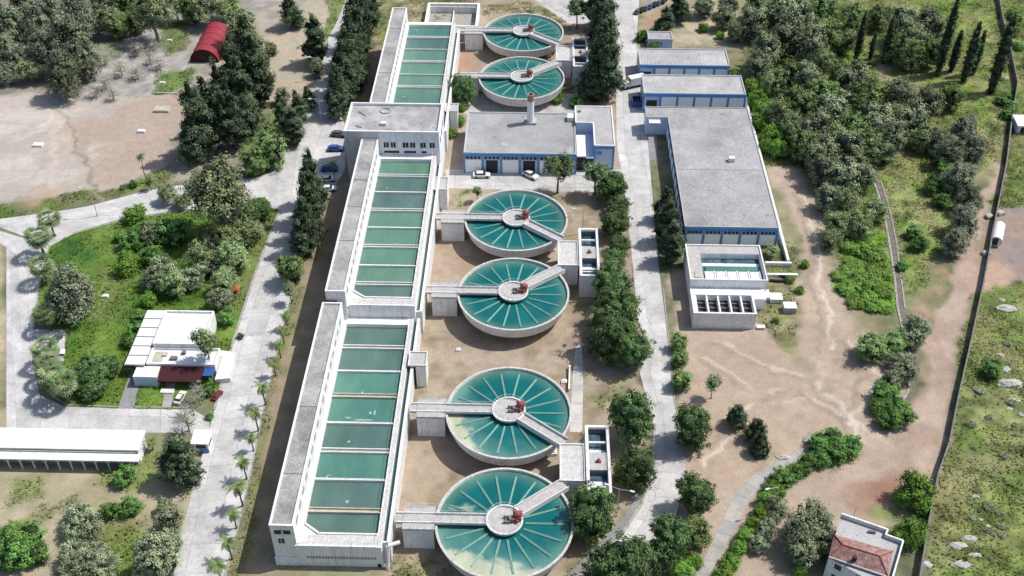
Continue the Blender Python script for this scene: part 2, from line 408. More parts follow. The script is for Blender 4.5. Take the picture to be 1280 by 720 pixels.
# park
paint([(62, 305), (95, 284), (150, 274), (235, 260), (330, 240), (352, 262), (340, 300), (305, 385), (292, 440), (275, 482), (238, 512), (85, 506), (62, 480), (82, 450), (82, 412), (45, 400), (50, 350)], LAWN, 1, 1, LAWN2, 8, g=1)
paint([(70, 300), (115, 296), (120, 330), (80, 340)], (.045, .11, .03), 3, .8, LAWN, 5, g=1)
paint([(110, 285), (150, 280), (160, 360), (150, 400), (110, 400), (120, 330)], LAWN2, 3, .8, (.17, .21, .07), 5, g=1)
paint([(260, 290), (330, 250), (340, 290), (300, 390), (270, 400)], OLV, 3, .6, MEAD, 5, g=1)
paint([(-60, 300), (8, 300), (8, 530), (-60, 540)], DRY, 1, 1, SAND, 5, g=.2)
# lower left
paint([(-60, 578), (190, 574), (232, 555), (250, 590), (218, 760), (-60, 760)], DRY, 1, 1, (.37, .33, .23), 6, g=.4)
paint([(10, 600), (60, 598), (75, 622), (20, 632)], LAWN2, 2, .8, MEAD, 4, g=1)
paint([(110, 580), (150, 580), (205, 560), (205, 600), (130, 605)], LAWN2, 1.5, .8, MEAD, 4, g=1)
paint([(100, 660), (180, 640), (200, 660), (190, 720), (110, 740)], MEAD, 2, .95, LAWN2, 5, g=1)
paint([(0, 652), (60, 640), (120, 615), (110, 628), (60, 655), (0, 668)], OLV, 1, .8, MEAD, 4, g=1)
paint(line_poly([(-30, 662), (40, 640), (110, 625), (170, 610), (215, 592)], 3.2), SAND, 1, .95, (.46, .39, .29), 4)
paint(line_poly([(100, 628), (72, 650), (76, 680), (55, 705), (20, 720), (-20, 724)], 4), SAND, 1.2, .95, (.46, .39, .29), 4)
paint([(-60, 595), (0, 590), (0, 640), (-60, 640)], SAND, 2, .7, DRY, 5)
# strip between the left road and the galleries
paint([(280, 740), (302, 640), (325, 530), (350, 430), (372, 350), (395, 250), (455, 130), (480, 0), (530, -20), (345, 740)], (.29, .235, .165), 1, 1, (.22, .19, .12), 4, g=.3)
paint([(280, 740), (302, 640), (325, 530), (350, 430), (372, 350), (380, 350), (340, 520), (318, 620), (300, 740)], OLV, 1, .8, MEAD, 3, g=1)
paint([(448, 130), (470, 50), (520, 30), (500, 130)], (.30, .20, .15), 1.5, .8, (.27, .22, .16), 4)
paint([(455, 50), (472, 0), (600, -30), (600, 8), (530, 30), (478, 62)], MEAD, 2, .8, (.30, .26, .17), 5, g=1)
# plant interior
paint([(470, 760), (500, 580), (520, 400), (545, 200), (570, 40), (600, -10), (760, -40), (772, 120), (790, 270), (800, 420), (815, 560), (780, 650), (720, 760)], PL, 1, 1, (.34, .28, .215), 6, g=.15)
paint([(500, 560), (560, 560), (600, 590), (540, 640), (500, 640)], (.32, .235, .165), 2, .6)
paint([(540, 285), (600, 330), (560, 350), (530, 350)], (.34, .25, .185), 2, .6)
paint([(567, 60), (600, 62), (600, 95), (567, 110)], (.33, .21, .15), 2, .8)
paint([(596, 8), (660, 0), (705, 22), (710, 45), (690, 30), (640, 14), (600, 22)], MEAD, 1.5, .8, (.30, .26, .17), 4, g=1)
paint([(490, 692), (545, 686), (570, 720), (560, 760), (490, 760)], MEAD, 1.5, .8, (.31, .27, .17), 3, g=1)
paint([(700, 700), (730, 690), (775, 640), (770, 670), (725, 730)], OLV, 1.2, .8, MEAD, 3, g=1)
paint([(720, 500), (770, 480), (795, 460), (790, 500), (745, 520)], OLV, 1.5, .7, MEAD, 3, g=1)
paint([(510, 470), (525, 445), (540, 450), (525, 500)], MEAD, 1.5, .6, OLV, 3, g=1)
paint([(713, 365), (745, 362), (750, 385), (720, 390)], MEAD, 1.5, .7, OLV, 3, g=1)
paint([(555, 235), (590, 235), (582, 262), (555, 262)], LAWN, 1.2, .8, OLV, 3, g=1)
paint([(690, 110), (715, 110), (720, 130), (690, 132)], LAWN2, 1.5, .8, OLV, 3, g=1)
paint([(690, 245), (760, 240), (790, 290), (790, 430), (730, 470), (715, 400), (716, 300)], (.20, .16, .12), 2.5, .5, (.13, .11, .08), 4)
# right-hand earth
paint([(800, -40), (960, -40), (990, 30), (940, 60), (905, 60), (800, 60)], (.27, .25, .17), 2, .9, (.36, .32, .23), 5, g=.4)
paint([(800, 25), (828, 8), (832, 28), (805, 40)], (.33, .22, .15), 1.5, .9)
paint([(858, 20), (890, 12), (925, 30), (900, 50), (870, 48)], SAND, 2, .7, (.43, .37, .26), 4)
paint([(838, 340), (960, 330), (1010, 350), (960, 210), (1000, 204), (1022, 250), (1030, 300), (1040, 345), (1062, 385), (1095, 405), (1130, 470), (1110, 530), (1170, 560), (1190, 600), (1140, 640), (1100, 680), (1000, 690), (930, 780), (820, 780), (850, 640), (858, 560)], DIRT, 1.3, 1, (.40, .32, .25), 6, g=.05)
paint([(858, 425), (1000, 425), (1010, 470), (900, 480)], (.33, .25, .19), 3, .7, DIRT, 5)
paint([(870, 480), (960, 520), (1000, 540), (960, 620), (870, 590)], (.38, .30, .22), 3, .6, (.40, .30, .23), 5)
paint([(955, 310), (985, 305), (1000, 340), (1000, 400), (985, 440), (950, 400)], OLV, 1.5, .85, MEAD, 3, g=1)
paint(line_poly([(990, 215), (1008, 290), (1022, 350), (1036, 410), (1040, 450)], 5), (.52, .45, .385), 1.6, .85)
paint(line_poly([(960, 480), (1010, 495), (1060, 530), (1110, 560)], 2.2), (.60, .53, .46), 1.0, .85)
paint(line_poly([(870, 440), (960, 450), (1040, 450), (1090, 480)], 2.5), (.52, .455, .39), 1.4, .8)
paint(line_poly([(960, 455), (1040, 500), (1090, 545)], 1.8), (.54, .46, .39), 1.2, .8)
paint([(985, 520), (1040, 510), (1075, 545), (1000, 548)], (.34, .27, .21), 3, .6, DIRT, 4)
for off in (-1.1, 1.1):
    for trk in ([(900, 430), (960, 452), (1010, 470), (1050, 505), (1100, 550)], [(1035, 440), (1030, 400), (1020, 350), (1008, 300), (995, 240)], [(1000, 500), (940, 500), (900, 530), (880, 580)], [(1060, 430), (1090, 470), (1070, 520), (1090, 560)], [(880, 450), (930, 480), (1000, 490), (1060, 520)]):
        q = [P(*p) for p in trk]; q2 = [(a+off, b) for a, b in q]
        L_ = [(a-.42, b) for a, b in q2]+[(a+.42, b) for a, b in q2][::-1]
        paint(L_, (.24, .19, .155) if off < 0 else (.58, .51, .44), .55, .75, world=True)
paint([(880, 490), (930, 500), (980, 540), (940, 590), (880, 570)], (.27, .24, .15), 3, .8, DIRT, 2.5, g=.5, patch=5, seed=9)
paint([(960, 430), (1040, 420), (1080, 470), (1010, 520), (950, 490)], (.27, .225, .17), 2, .7, DIRT, 3, g=.3, patch=4, seed=12)
paint([(1150, 360), (1230, 300), (1180, 560), (1130, 600)], (.34, .215, .155), 3, .8, (.38, .27, .21), 4, patch=6, seed=14)
paint([(500, 200), (760, 200), (760, 700), (480, 700)], (.22, .19, .12), 3, .7, (.27, .22, .15), 3, g=.4, patch=5, seed=21)
paint([(500, 200), (760, 200), (760, 700), (480, 700)], (.38, .31, .24), 3, .6, patch=4, seed=33)
paint([(-60, 175), (60, 165), (140, 180), (80, 235), (-60, 250)], (.48, .44, .40), 3, .8, DIRT2, 4, patch=6, seed=41)
paint([(930, 95), (955, 100), (985, 170), (1000, 205), (958, 205)], LAWN2, 2, 1, LAWN, 3, g=1)
# track beside the long wall
paint([(1235, 200), (1252, 205), (1222, 330), (1205, 430), (1180, 540), (1165, 600), (1120, 600), (1120, 545), (1150, 470), (1170, 400), (1195, 330), (1222, 260)], (.33, .25, .20), 1.2, 1, (.40, .31, .25), 5, g=.05)
paint([(1140, 345), (1175, 335), (1165, 420), (1150, 420)], (.30, .22, .15), 2, .8, OLV, 4, g=.3)
paint(line_poly([(1190, 380), (1178, 440), (1160, 520), (1140, 560), (1090, 590), (1030, 625)], 3.2), (.46, .37, .31), 2, .75)
paint([(1048, 600), (1120, 588), (1140, 612), (1110, 650), (1060, 640)], (.25, .135, .095), 2, .9, (.30, .19, .14), 4)
paint([(1100, 640), (1140, 636), (1130, 662), (1108, 660)], (.36, .34, .20), 1.5, .9, MEAD, 3, g=.5)
paint([(1030, 655), (1045, 740), (980, 760), (960, 690)], (.28, .24, .18), 2, .6)
# ditch banks and the green between
paint([(1040, 290), (1090, 283), (1113, 285), (1122, 392), (1085, 392), (1052, 372)], (.095, .20, .022), 1, 1, (.13, .24, .03), 3, g=1)
paint([(1030, 205), (1095, 215), (1112, 285), (1060, 300), (1035, 290)], (.07, .12, .03), 1.5, 1, LAWN, 5, g=1)
paint([(1105, 212), (1190, 205), (1200, 260), (1160, 335), (1132, 345), (1120, 280)], (.125, .20, .04), 1.3, 1, (.20, .235, .085), 5, g=1)
paint([(1120, 345), (1160, 320), (1150, 350), (1135, 370)], LAWN, 1.5, .8, MEAD, 4, g=1)
paint([(1060, 390), (1115, 395), (1110, 420), (1070, 420)], (.20, .16, .12), 2, .7, OLV, 3, g=.3)
# right of the wall: meadow
paint([(1262, 110), (1340, 90), (1400, 760), (1150, 760), (1160, 700), (1182, 590), (1222, 380), (1250, 230)], MEAD, .8, 1, MEAD2, 6, g=1)
paint([(1180, 590), (1222, 380), (1300, 380), (1300, 560), (1200, 640)], (.21, .215, .10), 2, .8, MEAD2, 4, g=1, patch=9)
paint([(1238, 262), (1310, 255), (1310, 352), (1222, 356)], (.29, .215, .165), 1.2, 1, (.24, .20, .19), 5, g=.1)
paint([(1215, 340), (1265, 330), (1270, 358), (1212, 365)], (.42, .30, .23), 1.5, .8)
paint(line_poly([(1292, 560), (1275, 620), (1268, 680), (1262, 740)], 3.2), (.46, .37, .31), .8, 1, (.40, .32, .26), 3)
paint([(1150, 690), (1180, 600), (1215, 620), (1190, 700), (1170, 740)], (.24, .22, .11), 1.5, .7, MEAD, 3, g=1)
paint(line_poly([(1264, 160), (1252, 210), (1236, 290), (1223, 360), (1208, 430), (1192, 500), (1180, 560), (1166, 600)], 1.6), (.085, .085, .05), .8, .9, (.13, .13, .07), 2, g=.9)  # dark brush strip, with the wall's shadow painted into the ground colour
# upper right grove
paint([(940, -60), (1400, -60), (1400, 110), (1262, 110), (1240, 205), (1110, 215), (1030, 208), (960, 205), (930, 90), (930, 60)], (.095, .135, .04), 2, 1, (.19, .205, .075), 5, g=1)
paint([(1100, 80), (1175, 76), (1190, 95), (1170, 112), (1100, 112)], (.33, .28, .17), 1.5, .95, MEAD, 5, g=.5)
paint([(1140, -20), (1250, -20), (1235, 60), (1175, 30), (1140, 18)], LAWN2, 2, .9, MEAD, 5, g=1)
paint([(1200, 20), (1235, 20), (1240, 90), (1225, 180), (1190, 200), (1175, 170), (1215, 110)], (.27, .26, .12), 2, .9, LAWN2, 5, g=.8)
paint([(1185, 110), (1225, 105), (1235, 150), (1180, 165)], LAWN2, 1.5, .8, MEAD, 4, g=1)
paint(line_poly([(1262, 100), (1256, 150), (1246, 210)], 4), (.37, .31, .25), 1.2, .9, OLV, 4)
paint([(1040, 55), (1065, 60), (1068, 88), (1042, 85)], LAWN2, 2, .8, g=1)
paint([(955, 30), (1010, 60), (1040, 100), (1010, 95), (960, 60)], (.24, .20, .15), 2, .7, OLV, 4, g=.4)
paint([(935, 90), (960, 110), (975, 170), (955, 190), (940, 150)], LAWN, 1.5, .9, LAWN2, 3, g=1)
gmod = np.clip((fbm(gxf, gyf, 2.4, 91, 4)-.5)*2.6, -.6, .6)*np.clip(green, 0, 1)*np.where(gxf < -40, .4, 1)
col = col*(1+gmod[:, None]*.8)
ymod = np.clip((fbm(gxf, gyf, 6, 131, 4)-.52)*5, 0, 1)*np.clip(green, 0, 1)*np.clip((gxf-40)/20, 0, 1)
col = col*(1-ymod[:, None]*.6)+np.array((.26, .24, .12))*ymod[:, None]*.6
far = np.clip((np.hypot(gxf, gyf-220)-260)/200, 0, 1)[:, None]
col = col*(1-far)+np.array((.17, .18, .09))*far
nr, nc = GX.shape; ii = np.arange(nr*nc).reshape(nr, nc)
q = np.stack([ii[:-1, :-1], ii[:-1, 1:], ii[1:, 1:], ii[1:, :-1]], -1).reshape(-1, 4)
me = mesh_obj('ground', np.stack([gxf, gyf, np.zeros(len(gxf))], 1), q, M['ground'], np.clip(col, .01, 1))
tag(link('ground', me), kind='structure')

# ---- ditch: a shallow channel sheet with raised pale rims
def ribbon(name, L, R, z, mat, parent=None, kind='structure', thick=0, label=None, cat=None):
    """strip between two edge polylines (world xy); UV in metres"""
    n = max(len(L), len(R))
    def res(Q, k):
        Q = np.array(Q, float); d = np.r_[0, np.cumsum(np.hypot(*np.diff(Q, axis=0).T))]; t = np.linspace(0, d[-1], k)
        return np.stack([np.interp(t, d, Q[:, 0]), np.interp(t, d, Q[:, 1])], 1), t
    if kind == 'structure': NOG.append(list(L)+list(R)[::-1])
    k = 40; A, ta = res(L, k); B, tb = res(R, k)
    me = bpy.data.meshes.new(name); vs = [(a[0], a[1], z) for a in A]+[(b[0], b[1], z) for b in B]
    fs = [(i, i+k, i+k+1, i+1) for i in range(k-1)]
    if thick: 
        vs += [(x, y, z-thick) for x, y, z in vs[:2*k]]
        fs += [(i+1+2*k, i+2*k, i, i+1) if False else (i, i+1, i+1+2*k, i+2*k) for i in range(k-1)]
        fs += [(i+k+1, i+k, i+3*k, i+3*k+1) for i in range(k-1)]
    me.from_pydata(vs, [], fs); uv = me.uv_layers.new(name='UVMap')
    W = [float(np.hypot(*(A[i]-B[i]))) for i in range(k)]; T = (ta+tb)/2
    def uvof(i): i %= 2*k; return (0, T[i]) if i < k else (W[i-k], T[i-k])
    for p in me.polygons:
        for li in p.loop_indices: uv.data[li].uv = uvof(me.loops[li].vertex_index)
    me.materials.append(M[mat]); o = link(name, me, parent)
    if parent is None: tag(o, label, cat, kind=kind)
    # face upwards
    if me.polygons[0].normal.z < 0: me.flip_normals()
    return o
NOG = []
def W2(pts): return [P(*p) for p in pts]
def kerb(pts, name='kerb', w=.3, h=.13, world=False):
    q = pts if world else W2(pts); b = MB()
    for a, c in zip(q[:-1], q[1:]): b.obar(a, c, w, 0, h)
    return tag(b.build(name, 'kerb'), kind='structure')
# left main road
RL = [(212, 735), (228, 662), (247, 590), (266, 520), (292, 425), (318, 345), (338, 292), (350, 262)]
RR = [(279, 735), (297, 662), (314, 590), (328, 520), (350, 425), (371, 345), (390, 285), (404, 250)]
ribbon('road', W2(RL), W2(RR), .012, 'road')
ribbon('road', W2([(350, 262), (338, 262), (332, 246), (340, 200), (362, 150), (392, 112), (404, 60), (424, 22), (436, -10)][:9]),
       W2([(404, 250), (418, 232), (431, 214), (432, 190), (434, 164), (425, 140), (428, 80), (433, 22), (441, -10)]), .016, 'road')
# branch road
ribbon('road', W2([(341, 214), (320, 222), (290, 226), (240, 229), (180, 239), (110, 258), (60, 266), (-20, 276)]),
       W2([(346, 262), (330, 246), (300, 252), (262, 260), (210, 266), (150, 276), (92, 292), (62, 308)]), .020, 'road')
ribbon('road', W2([(-40, 277), (8, 310), (8, 400), (8, 470), (8, 545)]), W2([(62, 307), (52, 345), (42, 400), (40, 450), (60, 545)]), .024, 'road')
ribbon('road', W2([(40, 490), (80, 508), (150, 511), (240, 512)]), W2([(30, 545), (80, 542), (150, 541), (238, 541)]), .028, 'road')
ribbon('road', W2([(240, 512), (262, 524)]), W2([(238, 541), (260, 560)]), .030, 'road')
ribbon('parking_bay', W2([(40, 412), (41, 452)]), W2([(82, 412), (80, 452)]), .032, 'yard')
kerb([(62, 307), (52, 345), (43, 400), (43, 410)]); kerb([(92, 291), (150, 275), (210, 265), (262, 259)])
kerb([(60, 480), (66, 496), (84, 506), (148, 509)]); kerb([(168, 509), (238, 510)])
kerb([(350, 262), (338, 292), (318, 345), (292, 425), (268, 512)], w=.5, h=.2)
# narrow sidewalk by the left road's east edge
kerb([(281, 720), (297, 662), (314, 590), (328, 520), (350, 425), (371, 345)], w=.25, h=.12)
# centre-right road
ribbon('road', W2([(764, -15), (769, 60), (770, 112), (771, 180), (781, 240), (791, 330), (797, 400), (810, 432), (797, 455), (806, 490), (819, 530), (815, 583), (802, 630), (775, 672), (722, 722)]),
       W2([(800, -15), (796, 45), (799, 100), (810, 180), (815, 240), (823, 330), (832, 400), (835, 432), (838, 455), (842, 490), (850, 530), (857, 583), (848, 640), (826, 690), (790, 740)]), .012, 'road')
kerb([(791, 330), (797, 400), (810, 432)], h=.15); kerb([(819, 530), (815, 583), (802, 630), (775, 672), (722, 722)], w=.5, h=.2)
kerb([(829, 360), (836, 430), (843, 500), (857, 560)], w=.25)
ribbon('sidewalk', W2([(806, 560), (800, 600), (785, 640), (760, 668), (700, 728)]), W2([(815, 585), (806, 622), (796, 640), (774, 670), (718, 722)]), .02, 'asph')
ribbon('sidewalk', W2([(720, 430), (716, 470), (712, 540)]), W2([(727, 430), (729, 470), (728, 540)]), .016, 'yard')
# plaza at the top
ribbon('yard', W2([(660, -15), (668, 0), (700, 22), (712, 30)]), W2([(772, -15), (772, 0), (772, 20), (772, 30)]), .008, 'yard')
ribbon('yard', W2([(740, -14), (740, -2)]), W2([(840, -14), (815, -2)]), .022, 'yard')
# courtyard in front of the workshops
ribbon('yard', W2([(557, 212), (557, 235)]), W2([(782, 212), (782, 242)]), .008, 'yard')
ribbon('yard', W2([(580, 117), (580, 142)]), W2([(722, 117), (722, 142)]), .008, 'yard')
ribbon('yard', W2([(790, 62), (793, 100), (798, 140), (808, 200)]), W2([(812, 62), (812, 100), (820, 140), (822, 200)]), .008, 'asph')
# drives of the white house
ribbon('path', W2([(164, 462), (146, 514)]), W2([(178, 462), (167, 514)]), .02, 'asph')
ribbon('path', W2([(208, 478), (202, 510)]), W2([(220, 478), (214, 510)]), .02, 'path')
# narrow path lower right
ribbon('path', W2([(1002, 560), (975, 574), (938, 596), (918, 618), (903, 652), (885, 690), (862, 730)]), W2([(1010, 567), (982, 583), (950, 608), (934, 630), (920, 660), (900, 695), (880, 730)]), .016, 'path')
# ditch: bed, and pale concrete lips
DL = [(1092, 226), (1104, 262), (1111, 300), (1118, 345), (1122, 385), (1130, 420), (1140, 450), (1135, 490), (1120, 515), (1100, 530)]
DR = [(1101, 226), (1112, 262), (1120, 300), (1126, 345), (1131, 385), (1138, 420), (1149, 450), (1143, 490), (1130, 515), (1106, 536)]
ribbon('ditch_bed', W2(DL), W2(DR), .012, 'ditch')
kerb(DL, 'ditch_lip', .45, .16); 
kerb(DR[:5], 'ditch_lip', .3, .12)
# ================================================================ STRUCTURES
ORD = ['first', 'second', 'third', 'fourth', 'fifth', 'sixth', 'seventh', 'eighth', 'ninth', 'tenth', 'eleventh', 'twelfth', 'thirteenth', 'fourteenth']
def sub(parent, name, mat, fn, smooth=False, label=None):
    b = MB(); fn(b); o = b.build(name, mat, parent, smooth)
    if label: o['label'] = label
    return o
# things whose geometry is in world coordinates: Empty at base, parts offset by it
class Th:
    def __init__(s, name, loc, label, cat, group=None):
        s.o = (loc[0], loc[1], loc[2] if len(loc) > 2 else 0.0)
        s.e = thing(name, s.o, label, cat, group)
    def part(s, name, mat, fn, smooth=False, parent=None, label=None):
        b = MB(s.o); fn(b); o = b.build(name, mat, parent or s.e, smooth)
        if label: o['label'] = label
        return o

def gallery(x0, x1, y0, y1, h, label, zface, seams, wins=True):
    t = Th('gallery_building', ((x0+x1)/2, (y0+y1)/2), label, 'building')
    t.part('wall', 'white', lambda b: b.ring(x0, x1, y0, y1, 0, h, .28))
    t.part('roof', 'roofd', lambda b: b.box(x0+.25, x1-.25, y0+.25, y1-.25, h-.6, h-.22))
    t.part('coping', 'whitec', lambda b: b.ring(x0-.06, x1+.06, y0-.06, y1+.06, h+.003, h+.10, .36))
    for ys in seams:
        t.part('roof_joint', 'conc_wet', lambda b: b.box(x0+.3, x1-.3, ys-.16, ys+.16, h-.3, h-.08))
    if wins:
        n = int((y1-y0-3)/3.1)
        for i in range(n):
            yc = y0+2.6+i*3.1
            w = t.part('window', 'slit', lambda b: b.box(x1-.02, x1+.05, yc-.8, yc+.8, h-2.0, h-1.2))
            t.part('window_frame', 'rail', lambda b: (b.box(x1+.01, x1+.09, yc-.85, yc+.85, h-2.12, h-2.0), b.box(x1+.01, x1+.09, yc-.04, yc+.04, h-2.0, h-1.05)), parent=w)
    t.part('ledge', 'whitec', lambda b: b.box(x1+.003, x1+.42, y0+.3, y1-.3, zface, zface+.16))
    return t

def basin(x0, x1, ya, yb, zt, label, nlist, yfront, cham, yend, wmats):
    """x0..x1 water width, ya..yb water length, zt wall top"""
    t = Th('settling_basin', ((x0+x1)/2, (ya+yb)/2), label, 'basin')
    def walls(b):
        b.box(x0-.9, x1+.9, yfront, yfront+.35, 0, zt+.1)
        b.box(x1, x1+.9, yfront+.35, yend, 0, zt)
        b.box(x0-.9, x0, yfront+.35, yend, 0, zt-.02)
        b.box(x0, x1, yb, yend, 0, zt)
        b.box(x0, x1, yfront+.35, ya-.5, 0, zt)
    t.part('wall', 'white', walls)
    t.part('walkway', 'slabg', lambda b: (b.box(x1+.22, x1+.86, yfront+.4, yend-.05, zt+.003, zt+.05), b.box(x0-.85, x1+.2, yfront+.4, ya-.55, zt+.003-.0, zt+.05)))
    def inner(b):
        b.obar((x0+cham, ya-.25), (x1, ya-.25), .3, zt-1.4, zt+.12)
        b.obar((x0-.3, ya+2.1), (x0+cham+.05, ya-.25), .3, zt-1.4, zt+.12)
        b.prism([(x0, ya-.5), (x0+cham, ya-.5), (x0, ya+1.75)], zt-1.4, zt-.25)
    t.part('parapet', 'whitec', inner)
    n = len(nlist)
    ys = [ya]+sorted(nlist)+[yb]
    w = t.part('water', wmats[0], lambda b: b.box(x0, x1, ya-.4, yb, zt-1.6, zt-.95))
    # each cell's own water tint: a sheet over the common body
    for i in range(len(ys)-1):
        m = wmats[i % len(wmats)]
        if m != wmats[0]:
            t.part('water', m, lambda b: b.add([(x0+.01, ys[i]+.1, zt-.945), (x1-.01, ys[i]+.1, zt-.945), (x1-.01, ys[i+1]-.1, zt-.945), (x0+.01, ys[i+1]-.1, zt-.945)], [(0, 1, 2, 3)]))
    for i, y in enumerate(sorted(nlist)):
        dbl = (i % 2 == 0)
        if dbl:
            t.part('divider', 'rust_conc' if (i % 4 == 0 and zt < 6) else 'whitec', lambda b: (b.box(x0, x1, y-.55, y-.37, zt-1.3, zt-.46), b.box(x0, x1, y+.37, y+.55, zt-1.3, zt-.54)))
            t.part('divider_channel', 'rust_conc' if (i % 4 == 0 and zt < 6) else 'conc_wet', lambda b: b.box(x0, x1, y-.36, y+.36, zt-1.3, zt-.92))
        else:
            t.part('divider', 'whitec', lambda b: (b.box(x0, x1, y-.32, y-.14, zt-1.3, zt-.44), b.box(x0, x1, y+.12, y+.26, zt-1.3, zt-.66)))
    # outer channel along the tanks' side
    zc = min(zt, 6.2)
    t.part('channel_wall', 'whitec', lambda b: (b.box(x1+1.65, x1+2.2, yfront+1.2, yend, 0, zc), b.box(x1+.9, x1+1.65, yfront+1.2, yfront+1.5, 0, zc-.1)))
    t.part('channel_water', 'w_b', lambda b: b.box(x1+.9, x1+1.65, yfront+1.5, yend, zc-2.2, zc-.9))
    def rails(b):
        for y in np.arange(yfront+1, yend, 2.4):
            b.tube((x1+.12, y, zt), (x1+.12, y, zt+.95), .035, n=4)
        b.tube((x1+.12, yfront+1, zt+.95), (x1+.12, yend, zt+.95), .035, n=4)
        b.tube((x0, yfront+.2, zt+.98), (x1+.5, yfront+.2, zt+.98), .035, n=4)
        for x in np.arange(x0, x1+.5, 2.2): b.tube((x, yfront+.2, zt+.1), (x, yfront+.2, zt+.98), .035, n=4)
    t.part('railing', 'rail', rails)
    return t
yd = lambda ys, z: [P(500, y, z)[1] for y in ys]
gL = gallery(-43.25, -39.25, 112.1, 168.4, 10.6, 'long flat-roofed gallery beside the nearest row of green basins', 5.45, [139.5, 123.5])
gL.part('recess', 'dark', lambda b: b.box(-42.6, -39.9, 112.04, 112.3, 8.15, 9.35))
gL.part('recess_rail', 'rail', lambda b: (b.box(-42.6, -39.9, 111.99, 112.03, 8.15, 8.45), b.box(-41.4, -41.1, 111.99, 112.03, 8.45, 9.35)))
gL.part('window', 'glass', lambda b: b.box(-42.2, -41.2, 112.02, 112.3, 5.9, 7.1))
gL.part('window_frame', 'rail', lambda b: b.box(-41.76, -41.66, 111.98, 112.02, 5.9, 7.1))
gL.part('plinth', 'wshade', lambda b: b.box(-43.4, -39.3, 111.85, 112.08, 0, 2.2))
gU = gallery(-42.6, -38.55, 169.2, 226.5, 13.0, 'long flat-roofed gallery beside the middle row of green basins', 8.65, [186.5, 199, 209.5])
gT = gallery(-42.8, -38.6, 240.25, 297.4, 13.0, 'long flat-roofed gallery beside the farthest row of green basins', 8.65, [259.5, 285])
gU.part('canopy', 'redroof', lambda b: b.prism([(-43.1, 168.45), (-40.4, 168.45), (-40.4, 169.15), (-43.1, 169.15)], 10.0, 10.55))
bL = basin(-38.75, -25.85, 114.9, 167.8, 5.4, 'nearest rectangular basin, eight cells of murky green water, at the bottom', yd([436, 466, 497, 531, 566, 602, 641], 4.4), 111.9, 2.8, 169.9, ['w_b', 'w_b', 'w_c', 'w_b', 'w_c', 'w_c', 'w_b', 'w_b'])
bU = basin(-38.1, -25.5, 172.9, 224.6, 8.6, 'middle rectangular basin of pale green water below the white office block', yd([221, 241.5, 264, 286, 309.5, 333.5, 356.5], 7.6), 170.0, 2.8, 226.6, ['w_b', 'w_a', 'w_a', 'w_a', 'w_a', 'w_b', 'w_b', 'w_a'])
bT = basin(-38.1, -25.5, 243, 295.8, 8.6, 'farthest rectangular basin of green water, beyond the white office block', yd([47.5, 62.5, 78, 94, 109.5], 7.6), 240.3, 2.8, 297.3, ['w_a', 'w_a', 'w_a', 'w_a', 'w_b', 'w_c'])
def splash(t, px, py, z, w, d, seed, mat='splash'):
    x, y = P(px, py, z); r = random.Random(seed); n = 26; vs = [(x, y, z+.05)]
    for i in range(n):
        a = 2*math.pi*i/n; q = r.uniform(.35, 1.0); vs.append((x+w/2*q*math.cos(a), y+d/2*q*math.sin(a), z+r.uniform(.0, .04)))
    t.part('splash', mat, lambda b: b.add(vs, [(0, i+1, (i+1) % n+1) for i in range(n)]))
for (px, py, w, d) in [(540, 525, 4.2, .7), (553, 516, .5, 2.6), (548, 516, .9, 1.0), (453, 491, .5, .8), (520, 522, 1.8, .5)]: splash(bL, px-85 if px > 500 else px, py, 4.47, w, d, int(px+py))
for (px, py, w, d) in [(436, 552, .7, .8), (411, 594, 1.2, .3), (408, 597, .5, 1.6), (434, 627, .8, 1.0)]: splash(bL, px, py, 4.47, w, d, int(px+py))
for (px, py, w, d) in [(513, 256, .5, .6), (484, 235, .5, .7), (495, 305, 3, .3)]: splash(bU, px, py, 7.67, w, d, int(px+py))
for (px, py, w, d) in [(522, 38, .6, .6), (516, 74, 1.8, .5), (505, 121, 1.8, .3), (512, 90, .4, .9)]: splash(bT, px, py, 7.67, w, d, int(px+py))
# long ventilation slot and stains on the near basin's end wall
bL.part('vent_slot', 'conc_wet', lambda b: [b.box(-37.9+i*.52, -37.9+i*.52+.36, 111.84, 111.95, 2.1, 2.75) for i in range(23)])
bL.part('drain_outlet', 'dark', lambda b: b.box(-25.9, -25.3, 111.83, 111.95, .1, .9))
bL.part('corner_pipe', 'whitec', lambda b: (b.tube((-23.9, 112.6, 5.1), (-24.2, 111.6, 0), .35, n=10), b.tube((-23.9, 112.6, 5.1), (-22.0, 113.4, 5.1), .35, n=10)))

def annex(x0, x1, y0, y1, h, label):
    t = Th('annex', ((x0+x1)/2, (y0+y1)/2), label, 'shed')
    t.part('wall', 'wshade', lambda b: b.box(x0, x1, y0, y1, 0, h))
    t.part('roof', 'grey', lambda b: b.box(x0-.15, x1, y0-.15, y1+.15, h+.002, h+.14))
    t.part('roof_bars', 'rail', lambda b: [b.box(x0-.1, x1-.02, y, y+.1, h+.145, h+.2) for y in np.arange(y0, y1, 1.6)])
annex(-45.4, -43.3, 139.8, 151.2, 3.6, 'low glazed lean-to against the nearest gallery on its shaded left side')
annex(-45.6, -42.65, 192, 209, 3.8, 'low lean-to in shade against the left of the middle gallery')

